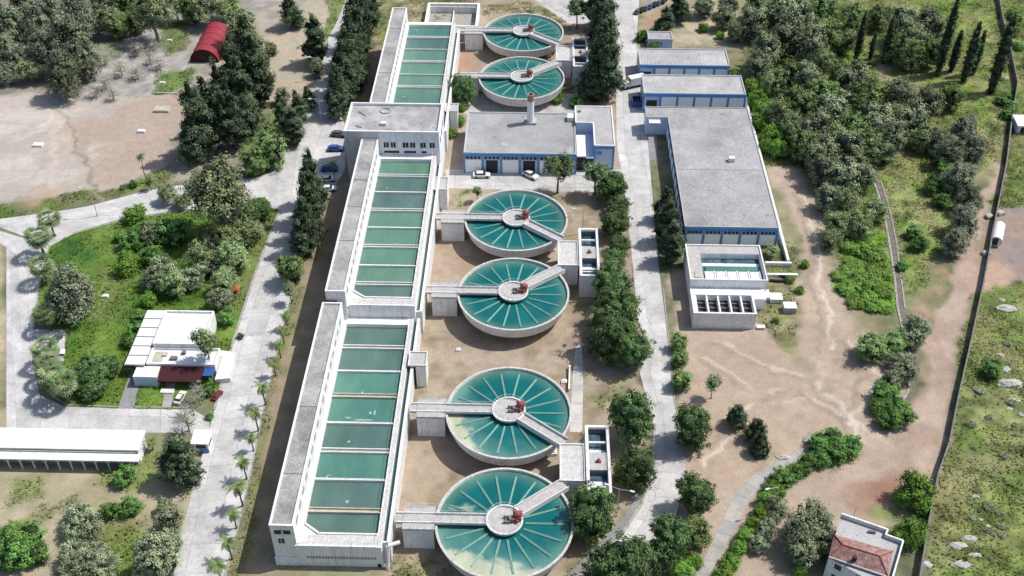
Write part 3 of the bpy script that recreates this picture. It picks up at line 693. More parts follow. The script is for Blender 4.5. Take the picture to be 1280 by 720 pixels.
# ---- admin block
x0, x1, y0, y1, h = -46.8, -23.7, 226.7, 240.1, 15.0
ad = Th('office_building', (-35.2, 233), 'white office block with grey stained roof between two rows of basins', 'building')
ad.part('wall', 'wshade', lambda b: b.ring(x0, x1, y0, y1, 0, h, .35))
ad.part('west_wall', 'beige', lambda b: b.box(x0-.02, -38.6, y0-.04, y0-.002, 0, h-.3))
ad.part('roof', 'roofa', lambda b: b.box(x0+.3, x1-.3, y0+.3, y1-.3, h-1.0, h-.55))
ad.part('coping', 'whitec', lambda b: b.ring(x0-.06, x1+.06, y0-.06, y1+.06, h+.003, h+.12, .45))
for a, c in [(479.9, 486.3), (488.8, 495), (503.8, 511), (513, 519.4), (525.8, 532.6), (537.3, 543.7)]:
    xa, xb = P(a, 181, 11)[0], P(c, 181, 11)[0]
    w = ad.part('window', 'glass', lambda b: b.box(xa, xb, y0-.04, y0+.1, 10.6, 12.0))
    ad.part('window_frame', 'rail', lambda b: b.box((xa+xb)/2-.06, (xa+xb)/2+.06, y0-.08, y0-.045, 10.6, 12.0), parent=w)
    ad.part('sill', 'whitec', lambda b: b.box(xa-.1, xb+.1, y0-.16, y0-.002, 10.45, 10.58), parent=w)
for a, c in [(480, 499), (505, 520), (527, 533)]:
    xa, xb = P(a, 193, 9)[0], P(c, 193, 9)[0]
    ad.part('window', 'glass', lambda b: b.box(xa, xb, y0-.04, y0+.1, 8.95, 9.6))
for yy in (229.5, 233.2, 237):
    ad.part('window', 'glass', lambda b: b.box(x1-.1, x1+.04, yy-.7, yy+.7, 10.5, 12.0))
ad.part('roof_hatch', 'whiteroof', lambda b: b.box(-38.3, -36.9, 230.2, 231.2, h-.5, h+.2))
ad.part('roof_pipe', 'conc_wet', lambda b: b.obar((-44.6, 236.9), (-42.6, 234.8), .3, h-.52, h-.3)); ad.part('roof_pipe', 'conc_wet', lambda b: b.obar((-44.4, 230.2), (-42.8, 229.2), .3, h-.52, h-.3))
ad.part('cable_coil', 'conc_wet', lambda b: b.lathe([(1.1, h-.5), (1.1, h-.3), (1.4, h-.3), (1.4, h-.5)], -37.9, 237.2, 18, True))

# ---- stair / valve towers beside the channel
def tower(x0, x1, y0, y1, h, label, door=True):
    t = Th('valve_house', ((x0+x1)/2, (y0+y1)/2), label, 'valve house', 'small valve houses beside the channel')
    t.part('wall', 'white', lambda b: b.box(x1-2.0, x1, y0, y1, 0, h-.2))
    t.part('roof', 'bridge', lambda b: b.box(x0, x1+.1, y0-.1, y1+.1, h-.19, h))
    t.part('coping', 'whitec', lambda b: b.ring(x0, x1+.12, y0-.12, y1+.12, h+.002, h+.3, .18))
    t.part('door', 'dark', lambda b: b.box(x1-2.9, x1-2.02, y0+.4, y1-.3, .1, 3.4))
tower(-24.7, -21.2, 155.2, 159.0, 5.9, 'small white valve house beside the nearest basin, between two clarifiers')
tower(-24.9, -21.3, 215.6, 220.6, 5.9, 'small white valve house beside the middle basin, near the parked cars yard')
tower(-24.4, -21.1, 251.6, 255.2, 5.9, 'small white valve house beside the farthest basin, by a bushy tree')

# ---- clarifiers
TX = -4.4
TY = [298.9, 271.7, 205.5, 179.05, 144.3, 118.25]
tl = ['farthest round clarifier tank, topmost in the photo', 'round clarifier tank directly behind the chimney', 'third round clarifier from the far end, just below the yard', 'fourth round clarifier from the far end, above the bare ground',
      'second nearest round clarifier tank, with pale scum at lower left', 'nearest round clarifier tank, cut by the bottom edge, with cream scum']
def clarifier(k, cy, side):
    cx = TX; R = 12.0
    t = Th('clarifier_tank', (cx, cy), tl[k], 'clarifier tank', 'round clarifier tanks')
    e = t.e
    t.part('wall', 'conc', lambda b: b.lathe([(R-.42, 3.9), (R-.42, 4.95), (R, 4.95), (R-.02, 4.6), (R-.12, 4.55), (R-.75, 2.3), (6.5, .02)], cx, cy, 96), smooth=False)
    t.part('rim', 'rim', lambda b: b.lathe([(R-.40, 4.955), (R-.40, 5.06), (R+.04, 5.06), (R+.04, 4.955)], cx, cy, 96, True))
    # water surface with turbidity colours
    rs = np.linspace(0, R-.43, 26); n = 96; V = []; A = []
    for r in rs:
        for i in range(n):
            a = 2*math.pi*i/n; x = r*math.cos(a); y = r*math.sin(a); V.append((x, y, 4.5))
            c = np.array([.003, .105, .108]) if k > 1 else np.array([.006, .115, .110])
            edge = np.clip((r-8.6)/3.0, 0, 1)**1.6
            c = c*(1-edge*.75)+np.array([.12, .22, .165])*edge*.75
            if k == 2 and y > 2: c = c*.95
            nz = float(fbm(np.array([x+50.+k*9]), np.array([y+50.]), 5, 9+k, 4)[0])
            nz2 = float(fbm(np.array([x+50.+k*5]), np.array([y*2+50.]), 2.2, 19+k, 4)[0])
            if k >= 4:   # whitish haze in the lower left half
                hz = np.clip((-y*.8-x*.45-0.5)/7+ (nz-.5)*1.6, 0, 1)*(.62 if k == 5 else .7)
                if k == 4: hz = np.clip((-y*.5-x*.9-1.5)/7+(nz-.5)*1.8, 0, 1)*.8
                c = c*(1-hz)+np.array([.13, .27, .24])*hz
                if k == 5:
                    sc = np.clip(((-y*1.0-x*.25)-7.6+(nz2-.5)*4)*1.0, 0, 1)*(.9 if x < 6 else .3)
                    c = c*(1-sc)+np.array([.42, .43, .32])*sc
                    sl = np.clip((1-abs(y-2.2+.12*(x+7)))*1.2+(nz2-.62)*6, 0, 1)*(1 if (x < -5) else 0)*(1 if y > .8 else 0)
                    c = c*(1-sl*.7)+np.array([.45, .46, .36])*sl*.7
                else:
                    sc = np.clip((-x*.95-y*.35-8.2+(nz2-.5)*4)*.8, 0, 1)*(y < 1)
                    c = c*(1-sc)+np.array([.42, .44, .32])*sc
            A.append(c)
    Fq = [(q*n+i, q*n+(i+1) % n, (q+1)*n+(i+1) % n, (q+1)*n+i) for q in range(len(rs)-1) for i in range(n)]
    link('water', mesh_obj('water', V, Fq, M['wclar'], A), e)
    # radial launders, skipping the two bridges
    tgt = (6.1, cy+side*8.2)
    aR = math.atan2(tgt[1]-cy, tgt[0]-cx)
    for i in range(18):
        a = math.radians(20*i)
        if abs((a-math.pi+math.pi) % (2*math.pi)-math.pi) < math.radians(6) : continue
        if abs((a-aR+math.pi) % (2*math.pi)-math.pi) < math.radians(9): continue
        ca, sa = math.cos(a), math.sin(a)
        t.part('trough', 'trough', lambda b: (b.obar((cx+3.6*ca-.11*sa, cy+3.6*sa+.11*ca), (cx+10.5*ca-.11*sa, cy+10.5*sa+.11*ca), .09, 4.3, 4.68),
                                              b.obar((cx+3.6*ca+.11*sa, cy+3.6*sa-.11*ca), (cx+10.5*ca+.11*sa, cy+10.5*sa-.11*ca), .09, 4.3, 4.68),
                                              b.obar((cx+3.6*ca, cy+3.6*sa), (cx+10.5*ca, cy+10.5*sa), .14, 4.3, 4.56)))
    t.part('centre_platform', 'bridge', lambda b: b.lathe([(1.2, .1), (1.2, 4.6), (3.15, 5.0), (3.2, 5.35), (0, 5.351)], cx, cy, 48))
    t.part('platform_kerb', 'whitec', lambda b: b.lathe([(2.95, 5.36), (2.95, 5.62), (3.24, 5.62), (3.24, 5.36)], cx, cy, 48, True))
    def pr(b):
        for i in range(20):
            a = 2*math.pi*i/20; b.tube((cx+3.1*math.cos(a), cy+3.1*math.sin(a), 5.6), (cx+3.1*math.cos(a), cy+3.1*math.sin(a), 6.45), .03, n=4)
            c = 2*math.pi*(i+1)/20; b.tube((cx+3.1*math.cos(a), cy+3.1*math.sin(a), 6.45), (cx+3.1*math.cos(c), cy+3.1*math.sin(c), 6.45), .03, n=4)
    t.part('railing', 'rail', pr)
    # drive unit: red motor and gearbox, grey cabinet
    mx, my = cx+2.15, cy+.35
    def red(b):
        b.lathe([(0, 5.4), (.75, 5.4), (.75, 6.0), (.55, 6.2), (.55, 7.0), (.3, 7.3), (0, 7.3)], mx, my, 14)
        b.tube((mx-1.2, my-.2, 6.0), (mx+1.0, my+.1, 6.3), .28, n=10); b.tube((mx+.1, my-1.1, 5.9), (mx+.1, my+1.1, 5.9), .25, n=10)
        b.box(mx-.9, mx-.3, my-.9, my-.3, 5.4, 6.3); b.box(mx+.2, mx+.9, my+.3, my+.9, 5.4, 6.6)
        b.tube((mx+.5, my-.6, 5.4), (mx+.5, my-.6, 7.1), .12, n=8); b.tube((mx-.6, my+.7, 5.4), (mx-.6, my+.7, 6.9), .12, n=8)
    t.part('drive_motor', 'redm', red)
    def gr(b):
        b.box(cx-.2, cx+1.0, cy+.35, cy+.6, 5.36, 5.95); b.box(cx-.2, cx+1.0, cy-.75, cy-.5, 5.36, 5.95)
        b.box(cx+.1, cx+.45, cy-.5, cy+.35, 5.36, 5.7); b.box(cx+.75, cx+1.3, cy-.5, cy+.3, 5.36, 6.3)
    t.part('gearbox', 'grey', gr)
    # access bridge from the channel
    def bd(b): b.box(-23.2, cx-2.9, cy-1.1, cy+1.1, 5.12, 5.4)
    br = t.part('access_bridge', 'bridge', bd)
    t.part('bridge_kerb', 'whitec', lambda b: (b.box(-23.1, cx-2.95, cy-1.1, cy-.92, 5.405, 5.75), b.box(-23.1, cx-2.95, cy+.92, cy+1.1, 5.405, 5.75)), parent=br)
    def rl(b):
        for s in (-1, 1):
            for zz in (6.0, 6.45): b.tube((-16.5, cy+s*1.0, zz), (cx-3, cy+s*1.0, zz), .03, n=4)
            for x in np.arange(-16.5, cx-3, 1.5): b.tube((x, cy+s*1.0, 5.7), (x, cy+s*1.0, 6.45), .03, n=4)
    t.part('bridge_railing', 'rail', rl, parent=br)
    # outlet bridge with solid side walls
    ca, sa = math.cos(aR), math.sin(aR); p = (cx+2.9*ca, cy+2.9*sa); q = tgt
    ob = t.part('outlet_bridge', 'bridge', lambda b: b.obar(p, q, 2.2, 4.75, 5.35))
    nx, ny = -sa*1.1, ca*1.1
    t.part('bridge_wall', 'whitec', lambda b: (b.obar((p[0]+nx, p[1]+ny), (q[0]+nx, q[1]+ny), .13, 4.7, 5.9), b.obar((p[0]-nx, p[1]-ny), (q[0]-nx, q[1]-ny), .13, 4.7, 5.9)), parent=ob)
for k, cy in enumerate(TY): clarifier(k, cy, -1 if k % 2 == 0 else 1)
# inlet chambers
near = ['farthest round tank', 'tank behind the chimney', 'third tank from the far end', 'fourth tank from the far end', 'second nearest round tank', 'nearest round tank']
for k, cy in enumerate(TY):
    if k == 1: y0b, y1b = cy-1.5, cy+1.8
    else: y0b, y1b = cy-2.3, cy+2.5
    t = Th('inlet_chamber', (-19.2, cy), 'white cubic inlet chamber left of the '+near[k], 'concrete chamber', 'inlet chambers beside the round tanks')
    t.part('wall', 'white', lambda b: b.box(-21.8, -16.5, y0b, y1b, 0, 5.05))
    t.part('slab', 'bridge', lambda b: b.box(-21.9, -16.4, y0b-.1, y1b+.1, 5.055, 5.115 if k < 0 else 5.5))
    def r3(b):
        for yy in (y0b, y1b):
            b.tube((-21.8, yy, 6.4), (-16.5, yy, 6.4), .035, n=4)
            for x in np.linspace(-21.8, -16.5, 5): b.tube((x, yy, 5.5), (x, yy, 6.4), .035, n=4)
    t.part('railing', 'rail', r3)
# outlet blocks and twin cells
for nm, cy in (('farthest', 284.9), ('middle', 192.3), ('nearest', 131.4)):
    y0b, y1b = cy-4.3, cy+4.3
    t = Th('outlet_chamber', (7.5, cy), f'white flat-topped outlet chamber joined to the {nm} pair of round tanks', 'concrete chamber', 'outlet chambers between pairs of round tanks')
    t.part('wall', 'white', lambda b: b.box(5.3, 9.7, y0b, y1b, 0, 5.3))
    t.part('slab', 'slabg', lambda b: b.box(5.25, 9.75, y0b-.05, y1b+.05, 5.303, 5.45))
    t.part('coping', 'whitec', lambda b: b.ring(5.2, 9.8, y0b-.1, y1b+.1, 5.455, 5.75, .22))
    t = Th('weir_tank', (12.3, cy), f'narrow white twin-cell weir tank beside the {nm} outlet chamber', 'concrete tank', 'twin-cell weir tanks')
    a, c = cy-8.4, cy+8.6
    def wl(b):
        b.box(10.0, 10.5, a, c, 0, 6.0); b.box(13.8, 14.3, a, c, 0, 6.0)
        b.box(10.5, 13.8, a, a+.5, 0, 6.0); b.box(10.5, 13.8, c-.5, c, 0, 6.0)
        b.box(10.5, 13.8, cy-1.9, cy+2.2, 0, 5.7)
    t.part('wall', 'white', wl)
    t.part('coping', 'whitec', lambda b: b.ring(9.93, 14.37, a-.07, c+.07, 6.003, 6.15, .5))
    t.part('deck', 'bridge', lambda b: b.box(10.5, 13.8, cy-1.9, cy+2.2, 5.703, 5.85))
    t.part('shade_lining', 'grey', lambda b: b.ring(10.503, 13.797, a+.503, cy-1.903, 2, 5.6, .06)); t.part('shade_lining', 'grey', lambda b: b.ring(10.503, 13.797, cy+2.203, c-.503, 2, 5.6, .06)); t.part('water', 'w_deep', lambda b: b.box(10.5, 13.8, a+.5, cy-1.9, 3.0, 4.4)); t.part('water', 'w_deep', lambda b: b.box(10.5, 13.8, cy+2.2, c-.5, 3.0, 4.4))  # grey liners added so the inner cell walls look shaded
    t.part('cross_beam', 'whitec', lambda b: b.box(10.5, 13.8, a+2.6, a+2.95, 5.3, 5.7)); t.part('cross_beam', 'whitec', lambda b: b.box(10.5, 13.8, cy+4.7, cy+5.05, 5.3, 5.7))
    t.part('foam', 'foam', lambda b: b.box(10.6, 13.7, a+3.3, a+4.9, 4.405, 4.5)); t.part('foam', 'foam', lambda b: b.box(10.6, 13.7, cy+2.5, cy+4.0, 4.405, 4.5))
    t.part('gate_motor', 'redm', lambda b: (b.tube((12.2, cy, 5.85), (12.2, cy, 6.7), .22, n=10), b.box(11.8, 12.7, cy-.3, cy+.2, 5.86, 6.2)))
    def r4(b):
        for x in (10.1, 14.2):
            b.tube((x, a, 7.0), (x, c, 7.0), .03, n=4)
            for yy in np.linspace(a, c, 9): b.tube((x, yy, 6.1), (x, yy, 7.0), .03, n=4)
    t.part('railing', 'rail', r4)
    t.part('footbridge', 'bridge', lambda b: b.box(9.8, 10.0, cy-1.2, cy+1.2, 5.3, 5.6))
# scattered small concrete blocks round the tanks
for (px, py, s, lb) in [(690, 313, 1.6, 'pale concrete block on the ground right of the third round tank'), (690, 567, 1.9, 'pale concrete block on the ground beside the second nearest tank'), (596, 67, 1.3, 'pale concrete block at the edge of the far tanks'),
                        (705, 478, 1.2, 'small square inspection cover on bare ground among the tanks'), (573, 438, 1.0, 'small yellowish slab on bare ground between basins and tanks'), (687, 70, 1.4, 'white pipe bend beside the farthest round tank')]:
    x, y = P(px, py); b = MB((x, y, 0))
    b.prism([(x-s*.5, y-s*.45), (x+s*.5, y-s*.3), (x+s*.45, y+s*.5), (x-s*.4, y+s*.4)], 0, .35*s); b.prism([(x-s*.3, y-s*.2), (x+s*.3, y-s*.2), (x+s*.25, y+s*.3), (x-s*.25, y+s*.25)], .35*s+.002, .5*s)
    tag(b.build('concrete_block', 'conc'), lb, 'concrete block')

# ---- bays of the blue-and-white workshops
def bays(t, x0, x1, yf, h, n, opens, win=True):
    w = (x1-x0)/n; drop = 2.05 if win else 1.0
    t.part('fascia', 'blue', lambda b: b.box(x0-.1, x1+.1, yf-.22, yf-.004, h-1.0, h-.05))
    for i in range(n+1):
        x = x0+i*w; t.part('pilaster', 'blue', lambda b: b.box(x-.2, x+.2, yf-.17, yf-.005, 0, h-1.003))
    for i in range(n):
        a, c = x0+i*w+.35, x0+(i+1)*w-.35
        if i in opens:
            t.part('door_opening', 'dark', lambda b: b.box(a+.5, c-.5, yf-.06, yf+.1, .05, h-2.2))
            t.part('door_jamb', 'lblue', lambda b: b.box(a, a+.48, yf-.1, yf-.006, 0, h-1.9)); t.part('door_jamb', 'lblue', lambda b: b.box(c-.48, c, yf-.1, yf-.006, 0, h-1.9))
        else:
            t.part('panel', 'panel', lambda b: b.box(a, c, yf-.08, yf-.006, .15, h-drop))
        k = 4; ww = (c-a)/k
        if win:
         for j in range(k):
          wn = t.part('window', 'glass', lambda b: b.box(a+j*ww+.1, a+(j+1)*ww-.1, yf-.07, yf-.006, h-1.85, h-1.15))
def workshop(x0, x1, y0, y1, h, label, n, opens, roofm='roofg', name='workshop_building', win=True):
    t = Th(name, ((x0+x1)/2, (y0+y1)/2), label, 'workshop')
    t.part('wall', 'lblue', lambda b: b.ring(x0, x1, y0, y1, 0, h-.02, .3))
    t.part('roof', roofm, lambda b: b.box(x0+.25, x1-.25, y0+.25, y1-.25, h-.55, h-.2))
    t.part('coping', 'bridge', lambda b: b.ring(x0-.06, x1+.06, y0-.06, y1+.06, h-.017, h+.08, .3))
    if n: bays(t, x0, x1, y0, h, n, opens, win)
    return t
wM = workshop(-18.2, 10.0, 231.8, 251.3, 6.0, 'grey-roofed blue and white workshop with a tall chimney behind the yard', 6, (1, 3, 5))
cx_, cy_ = P(663, 155, 6)
ch = wM.part('chimney', 'white', lambda b: b.lathe([(1.15, 5.5), (1.1, 5.9), (.92, 6.1), (.86, 12.4)], cx_, cy_+1, 16))
wM.part('chimney_band', 'brickband', lambda b: b.lathe([(.88, 12.403), (.88, 14.3), (.6, 14.3), (.6, 12.403)], cx_, cy_+1, 16, True), parent=ch)
wM.part('chimney_base', 'roofl', lambda b: b.box(cx_-1.3, cx_+1.6, cy_-.2, cy_+2.6, 5.5, 6.4), parent=ch)
wM.part('roof_vent', 'whitec', lambda b: (b.box(8.0, 9.6, 247.3, 249.5, 5.6, 7.1)))
wM.part('roof_mark', 'roofl', lambda b: (b.box(-9, -7.2, 235.2, 237.0, 5.802, 5.88)))
wE = Th('office_annex', (15, 244), 'taller flat-roofed block with a notch beside the chimney workshop', 'building')
poly = [(10.15, 245.2), (10.15, 253.3), (19.7, 253.3), (19.7, 234.4), (14.7, 234.4), (14.7, 245.2)]
wE.part('wall', 'lblue', lambda b: b.prism(poly, 0, 6.8))
wE.part('roof', 'roofl', lambda b: b.prism([(10.25, 245.3), (10.25, 253.2), (19.6, 253.2), (19.6, 234.5), (14.8, 234.5), (14.8, 245.3)], 6.803, 6.86))
def cop(b):
    for i in range(6): b.obar(poly[i], poly[(i+1) % 6], .34, 6.803, 7.1+.004*i)
wE.part('coping', 'whitec', cop)
wE.part('trim', 'blue', lambda b: (b.box(14.6, 19.8, 234.2, 234.39, 6.0, 6.8), b.box(14.6, 15.0, 234.22, 234.39, 0, 6.0), b.box(19.35, 19.8, 234.22, 234.39, 0, 6.0), b.box(15.3, 16.6, 234.25, 234.39, 4.4, 5.2)))
wE.part('canopy', 'whiteroof', lambda b: b.box(10.3, 12.6, 233.0, 243.0, 4.3, 4.6))
wE.part('side_roof', 'lblue', lambda b: b.box(12.65, 14.65, 233.4, 245.1, 3.6, 3.9))
wE.part('roof_vent', 'conc_wet', lambda b: b.lathe([(.45, 6.86), (.45, 7.4), (0, 7.4)], 11.3, 250.8, 12))
wE.part('low_wall', 'dark', lambda b: b.box(10.5, 14.2, 233.5, 233.8, 0, 3.5))  # near-black sheet across the notch, its shade put into the colour

wC = Th('long_workshop', (45, 230), 'largest grey-roofed workshop with blue and white front, on the right', 'workshop')
pc = [(34.7, 203.3), (56.2, 203.3), (56.2, 256.2), (29.0, 256.2), (29.0, 251.0), (34.7, 251.0)]
wC.part('wall', 'lblue', lambda b: b.prism(pc, 0, 5.2))
wC.part('roof', 'roofg', lambda b: b.prism([(34.8, 203.5), (56.0, 203.5), (56.0, 256.0), (29.2, 256.0), (29.2, 251.2), (34.8, 251.2)], 5.203, 5.27))
def cop2(b):
    for i in range(6): b.obar(pc[i], pc[(i+1) % 6], .22, 5.204, 5.45+.003*i)
wC.part('coping', 'bridge', cop2)
wC.part('roof_joint', 'conc_wet', lambda b: b.box(35, 56, 226.8, 227.1, 5.272, 5.34))
wC.part('roof_vent', 'whitec', lambda b: b.box(48.0, 49.5, 230.2, 231.4, 5.27, 6.4))
bays(wC, 34.9, 56.1, 203.3, 5.2, 5, ())
for y in np.arange(205, 250.5, 4.55): wC.part('pilaster', 'blue', lambda b: b.box(34.5, 34.69, y-.2, y+.2, 0, 5.2))
for y in np.arange(205, 246, 4.55): wC.part('window', 'glass', lambda b: b.box(34.6, 34.69, y+.6, y+3.9, 3.3, 4.3))
for y in np.arange(205, 246, 4.55): wC.part('panel', 'panel', lambda b: b.box(34.6, 34.69, y+.5, y+4.0, .2, 3.0))
wC.part('inner_court', 'whiteroof', lambda b: b.box(29.6, 32.6, 249.0, 250.9, 4.6, 4.8))
wB = workshop(29.1, 56.8, 263.2, 273.4, 5.5, 'grey-roofed blue and white garage row next to the largest workshop', 6, (0,), 'roofl', win=False)
wA = workshop(29.0, 54.4, 279.0, 288.7, 5.5, 'farthest grey-roofed blue and white garage row, beside the small hut', 6, (0,), 'roofl', win=False)
# corrugations on the farthest roof
wA.part('roof_ribs', 'roofl', lambda b: [b.box(x, x+.12, 279.5, 288.2, 5.303, 5.37) for x in np.arange(29.8, 47, .75)])
hu = workshop(32.9, 40.2, 298.8, 303.8, 3.2, 'tiny flat-roofed hut beyond the garage rows', 0, (), name='hut')
hu.part('window', 'blue', lambda b: b.box(34.2, 37.2, 298.72, 298.79, 1.2, 2.2))
# low white boundary wall east of the workshops
for nm, pts, hh, lb in [('boundary_wall', [(57.9, 272), (57.9, 196.4)], 1.3, 'low white wall running along the right of the workshops'),
                     ('boundary_wall', [(57.0, 272.5), (57.0, 275.5)], 1.2, 'short low white wall between two garage rows'),
                     ('boundary_wall', [(52.6, 196.0), (58.6, 196.0)], .9, 'low white kerb wall closing the lawn by the filter tank'),
                     ('boundary_wall', [(52.6, 192.2), (59.4, 192.2)], .6, 'thin white edging on grass right of the filter tank')]:
    b = MB((pts[0][0], pts[0][1], 0)); b.obar(pts[0], pts[1], .45, 0, hh); b.obar(pts[0], pts[1], .6, hh+.002, hh+.12)
    tag(b.build(nm, 'whitec'), lb, 'wall')

# ---- filter tank
t = Th('filter_tank', (43, 190), 'open white concrete filter tank with churning water below the long workshop', 'concrete tank')
ix0, iy1 = P(875, 317, 5); ix1, iy0 = P(958, 351, 5)[0], P(950, 351, 5)[1]
def ft(b):
    b.box(34.1, ix0, 184.3, 196.6, 0, 5); b.box(ix1-.25, ix1+.25, 184.3, 196.6, 0, 5)
    b.box(ix0, ix1-.25, iy1, 196.6, 0, 5); b.box(ix0, ix1-.25, 184.3, iy0+.1, 0, 5)
t.part('wall', 'white', ft)
t.part('deck', 'bridge', lambda b: (b.box(34.3, ix0-.02, 184.5, 196.4, 5.003, 5.08), b.box(ix0+.02, ix1, iy1+.05, 196.4, 5.003, 5.07)))
t.part('coping', 'whitec', lambda b: b.ring(34.0, ix1+.3, 184.2, 196.7, 5.09, 5.35, .3))
t.part('water', 'w_deep', lambda b: b.box(ix0, ix1-.25, iy0+.1, iy1, 2.8, 3.6))
t.part('teal_channel', 'w_c', lambda b: b.box(ix0+1, ix1-.26, iy0+4.4, iy0+6.2, 3.61, 3.9))
t.part('foam', 'foam', lambda b: b.box(ix0+.4, ix1-.4, iy0+6.3, iy0+7.4, 3.61, 3.75))
for i in range(5):
    w = (ix1-ix0-1)/5; a = ix0+.6+i*w
    t.part('filter_cell', 'foam', lambda b: b.box(a, a+w-.55, iy0+.4, iy0+4.1, 3.61, 4.1))
    t.part('trough_wall', 'whitec', lambda b: b.box(a+w-.5, a+w-.2, iy0+.4, iy0+4.2, 3.6, 4.25))
fx0, fx1, fy0, fy1, fz = 33.9, 47.1, 174.3, 180.6, 4.2
def f2(b):
    b.ring(fx0, fx1, fy0, fy1, 0, fz, .35)
    for i in range(1, 5): x = fx0+.8+(fx1-fx0-1.0)*i/5; b.box(x-.15, x+.15, fy0+.35, fy1-.35, 1, fz)
    b.box(fx0+.35, fx0+1.0, fy0+.35, fy1-.35, 0, fz)
l = t.part('lower_tank', 'white', f2)
t.part('lower_floor', 'dark', lambda b: b.box(fx0+.35, fx1-.35, fy0+.35, fy1-.35, .5, 2.7), parent=l)
t.part('lower_coping', 'whitec', lambda b: b.ring(fx0-.08, fx1+.08, fy0-.08, fy1+.08, fz+.003, fz+.16, .42), parent=l)
for y in (175.9, 177.4, 178.9): t.part('baffle', 'grey', lambda b: b.box(fx0+1.1, fx1-.4, y, y+.25, 2.7, 3.1), parent=l)
t.part('link_wall', 'wshade', lambda b: b.box(fx0+.2, ix1-.3, 180.65, 184.28, 0, 3.0))
t.part('deck_hatch', 'rust_conc', lambda b: b.box(35.2, 36.6, 185.0, 187.2, 5.085, 5.25))
for (px, py, sx, sy, hz, lb, m) in [(970, 379, 2.6, 2.2, 1.0, 'small white box on grass right of the filter tank', 'whitec'), (987, 392, 2.6, 2.0, 1.5, 'small grey cabinet on grass right of the filter tank', 'roofl'), (952, 376, 3.4, 2.6, .9, 'low concrete chamber against the filter tank corner', 'conc'), (951, 412, 1.6, .8, .5, 'small white step at the filter tank base', 'whitec')]:
    x, y = P(px, py); t = Th('utility_box', (x, y), lb, 'utility box')
    t.part('body', m, lambda b: b.box(x-sx/2, x+sx/2, y, y+sy, 0, hz)); t.part('lid', 'conc', lambda b: b.box(x-sx/2-.08, x+sx/2+.08, y-.08, y+sy+.08, hz+.002, hz+.12))
b = MB(); pp = [P(px, py, .35) for px, py in [(961, 342), (970, 343), (979, 345), (984, 348), (981, 351), (972, 351), (962, 350)]]; b.o = (pp[0][0], pp[0][1], 0)
for a, c in zip(pp[:-1], pp[1:]): b.tube((*a, .35), (*c, .35), .32, n=10)
tag(b.build('pipe', 'black'), 'thick black hose bent in a loop beside the filter tank', 'hose')

# ---- empty tank at the top
t = Th('empty_tank', (-27, 318), 'empty open concrete tank beyond the farthest basin', 'concrete tank')
ex0, ey1 = P(534, 3, 3); ex1, ey0 = P(597, 33, 3)[0], P(590, 33, 3)[1]; ex0 = P(530, 30, 3)[0]
t.part('wall', 'whitec', lambda b: b.ring(ex0, ex1, ey0, ey1, 0, 3, .8))
t.part('floor', 'conc_wet', lambda b: b.box(ex0+.8, ex1-.8, ey0+.8, ey1-.8, .02, .12))
t.part('baffle', 'conc', lambda b: (b.box(ex0+.8, ex1-.8, ey1-1.3, ey1-1.0, .12, 2.2), b.box((ex0+ex1)/2-.15, (ex0+ex1)/2+.15, ey0+.8, ey1-1.3, .12, 1.1)))
t.part('walkway', 'bridge', lambda b: b.box(ex0+1, ex1-3, ey0-4.0, ey0-.05, 0, 2.7))

# ---- white house with pergola
t = Th('house', (-72, 163), 'white flat-roofed house on the lawn with pergola and maroon awning', 'house')
t.part('wall', 'white', lambda b: b.ring(-77.9, -67.6, 161.9, 172.2, 0, 4.4, .3))
t.part('roof', 'whiteroof', lambda b: b.box(-77.7, -67.8, 162.1, 172.0, 3.6, 3.9))
t.part('lower_roof', 'whiteroof', lambda b: b.box(-78.0, -64.2, 157.2, 161.85, 0, 2.9))
t.part('lower_parapet', 'white', lambda b: b.ring(-78.1, -64.1, 157.1, 161.88, 2.903, 3.35, .25))
t.part('lower_roof_patch', 'rust_conc', lambda b: (b.box(-77.3, -75.2, 158.0, 161, 2.905, 2.94), b.box(-75.5, -74.6, 159.6, 160.6, 2.945, 3.3)))
t.part('roof_unit', 'grey', lambda b: b.box(-73.6, -72.2, 158.5, 159.3, 2.905, 3.5)); t.part('roof_unit', 'grey', lambda b: b.box(-71.6, -70.9, 160.2, 161.0, 2.905, 3.6))
t.part('side_terrace', 'whiteroof', lambda b: b.prism([(-64.0, 155.0), (-61.0, 155.5), (-61.5, 163.0), (-64.0, 163.5), (-67.5, 163.5), (-67.5, 161.9), (-64.0, 161.9)], 0, 1.2))
t.part('porch_room', 'whiteroof', lambda b: b.box(-80.0, -75.2, 153.9, 157.0, 0, 2.7))
t.part('porch_glazing', 'lblue', lambda b: b.box(-79.6, -75.4, 153.83, 153.89, .3, 2.2))
t.part('awning', 'maroon', lambda b: b.add([(-75.1, 157.05, 2.75), (-66.4, 157.05, 2.75), (-66.4, 153.4, 2.1), (-75.1, 153.4, 2.1), (-75.1, 157.05, 2.6), (-66.4, 157.05, 2.6), (-66.4, 153.4, 1.95), (-75.1, 153.4, 1.95)], [(0, 3, 2, 1), (4, 5, 6, 7), (0, 1, 5, 4), (2, 3, 7, 6), (1, 2, 6, 5), (3, 0, 4, 7)]))
t.part('canopy', 'carblue', lambda b: b.box(-66.2, -64.2, 154.8, 157.0, 2.3, 2.45))
for i in range(6):
    yy = 156.9+i*2.8; sl = (i-2.5)*.0
    t.part('pergola_panel', 'whiteroof', lambda b: b.box(-82.4, -78.35, yy, yy+2.5, 3.1, 3.22))
t.part('pergola_beam', 'grey', lambda b: (b.box(-82.3, -82.1, 156.9, 173.4, 2.9, 3.09), b.box(-78.7, -78.5, 156.9, 173.4, 2.9, 3.09), [b.box(-82.3, -82.15, 156.9+i*3.2, 157.05+i*3.2, 0, 2.9) for i in range(6)]))
